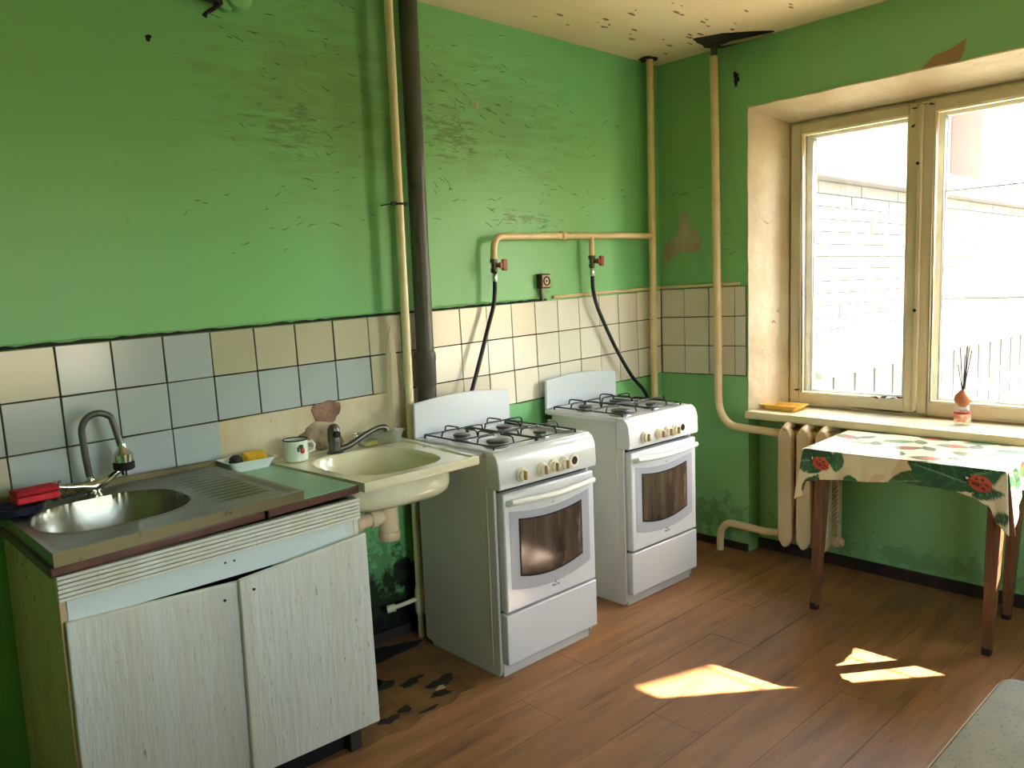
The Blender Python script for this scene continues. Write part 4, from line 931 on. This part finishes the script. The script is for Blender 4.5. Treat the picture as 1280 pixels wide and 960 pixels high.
def skirt(side,n):
    def fn(i,j):
        d=hem(side,i)*j; dr=hem(side,i)
        # corner fullness pushes the cloth out along the diagonal
        cf0=math.exp(-(i/.07)**2); cf1=math.exp(-((1-i)/.07)**2)
        if side=='f': b=-ov+(TL+2*ov)*i; out=.003+flute(b,dr)*j*(1-cf0)*(1-cf1)+.012*j+(.028*cf0+.028*cf1)*j; p=tw(-ov-out,b+(-.020*cf0+.020*cf1)*j,TZ-d*.99); uv=(b,-d)
        elif side=='r': a=-ov+(TD+2*ov)*i; out=.003+flute(a+2,dr)*j*(1-cf0)*(1-cf1)+.012*j+.02*cf0*j-.012*cf1*j; p=tw(a-.032*cf0*j*1.0,TL+ov+out,TZ-d*.99); uv=(TL+.01+d,a)
        elif side=='b': b=TL+ov-(TL+2*ov)*i; p=tw(TD+ov+.004*j,b,TZ-d*.99); uv=(b,TD+d)
        else: a=TD+ov-(TD+2*ov)*i; out=.003+flute(a+5,dr)*j*(1-cf1)+.012*j+.008*cf1*j; p=tw(a-.031*cf1*j,-ov-out,TZ-d*.99); uv=(-.01-d,a)
        uvs.append(uv); return p
    cl.grid(n,NS,fn)
skirt('f',180); skirt('r',120); skirt('b',20); skirt('l',110)
me=bpy.data.meshes.new('oilcloth'); og=Vector(tw(TD/2,TL/2,.5))
me.from_pydata([(p[0]-og.x,p[1]-og.y,p[2]-og.z) for p in cl.v],[],cl.f)
ca_=me.color_attributes.new('print','FLOAT_COLOR','POINT')
for k,(u,v) in enumerate(uvs): ca_.data[k].color=(*s2l(paint(u,v)),1)
for p in me.polygons: p.use_smooth=True
bm=bmesh.new(); bm.from_mesh(me); bmesh.ops.remove_doubles(bm,verts=bm.verts,dist=2e-4); bmesh.ops.recalc_face_normals(bm,faces=bm.faces)
for e_ in bm.edges:
    if len(e_.link_faces)==2 and e_.calc_face_angle(0)>math.radians(50): e_.smooth=False
bm.to_mesh(me); bm.free()
oc=bpy.data.objects.new('oilcloth',me); COL.objects.link(oc); oc.location=og
OM=mat('printed_oilcloth',(236,214,178),.3,bump=(120,.04),coat=.8); t=OM.node_tree; at=t.nodes.new('ShaderNodeAttribute'); at.attribute_name='print'; t.links.new(at.outputs['Color'],t.nodes['Principled BSDF'].inputs['Base Color'])
me.materials.append(OM); md=oc.modifiers.new('t','SOLIDIFY'); md.thickness=.0012; md.offset=1
tag(oc,'cream oilcloth printed with green leaves and red ladybirds draped over table','tablecloth')

# ================================================================ NEAR WORKTOP (lower right)
nc=thing('speckled_cabinet','cabinet with speckled grey-green worktop at the lower right corner','cabinet',(-3.0,-2.7,0))
SPK=mat('speckled_laminate',(136,124,84),.6,var=((116,108,72),16,.8),dirt=((84,80,56),150,.58,.06),bump=(40,.05))
m=MB(); r=.03; poly=[(-4.3,-3.1),(-2.225,-3.1),(-2.225,-2.39)]+[( -2.305+.03*0+ .0,0)]*0
poly=[(-4.3,-3.1),(-2.13,-3.1),(-2.288,-2.325),(-2.293,-2.308),(-2.300,-2.300),(-2.318,-2.297),(-4.3,-2.305)]
m.prism(poly,'z',.772,.80); m.build('worktop',SPK,nc,bev=.004,seg=3)
MB().prism([(-4.3,-3.1),(-2.13,-3.1),(-2.2875,-2.3245),(-2.292,-2.307),(-2.300,-2.2985),(-2.318,-2.2955),(-4.3,-2.3035)],'z',.774,.7965).build('edge_band',mat('cream_edge_band',(232,206,164),.4),nc)
MB().box(-4.28,-2.35,-3.08,-2.36,.08,.772).build('carcass',WOODW,nc,bev=.003)
MB().box(-4.26,-2.38,-3.05,-2.42,0,.08).build('plinth',BROWNE,nc)
for i in range(4): MB().box(-4.27+i*.48,-3.80+i*.48,-2.36,-2.342,.10,.76).build('door',WOODW,nc,bev=.003)

for o in bpy.data.objects:
    if '_w' in o: del o['_w']
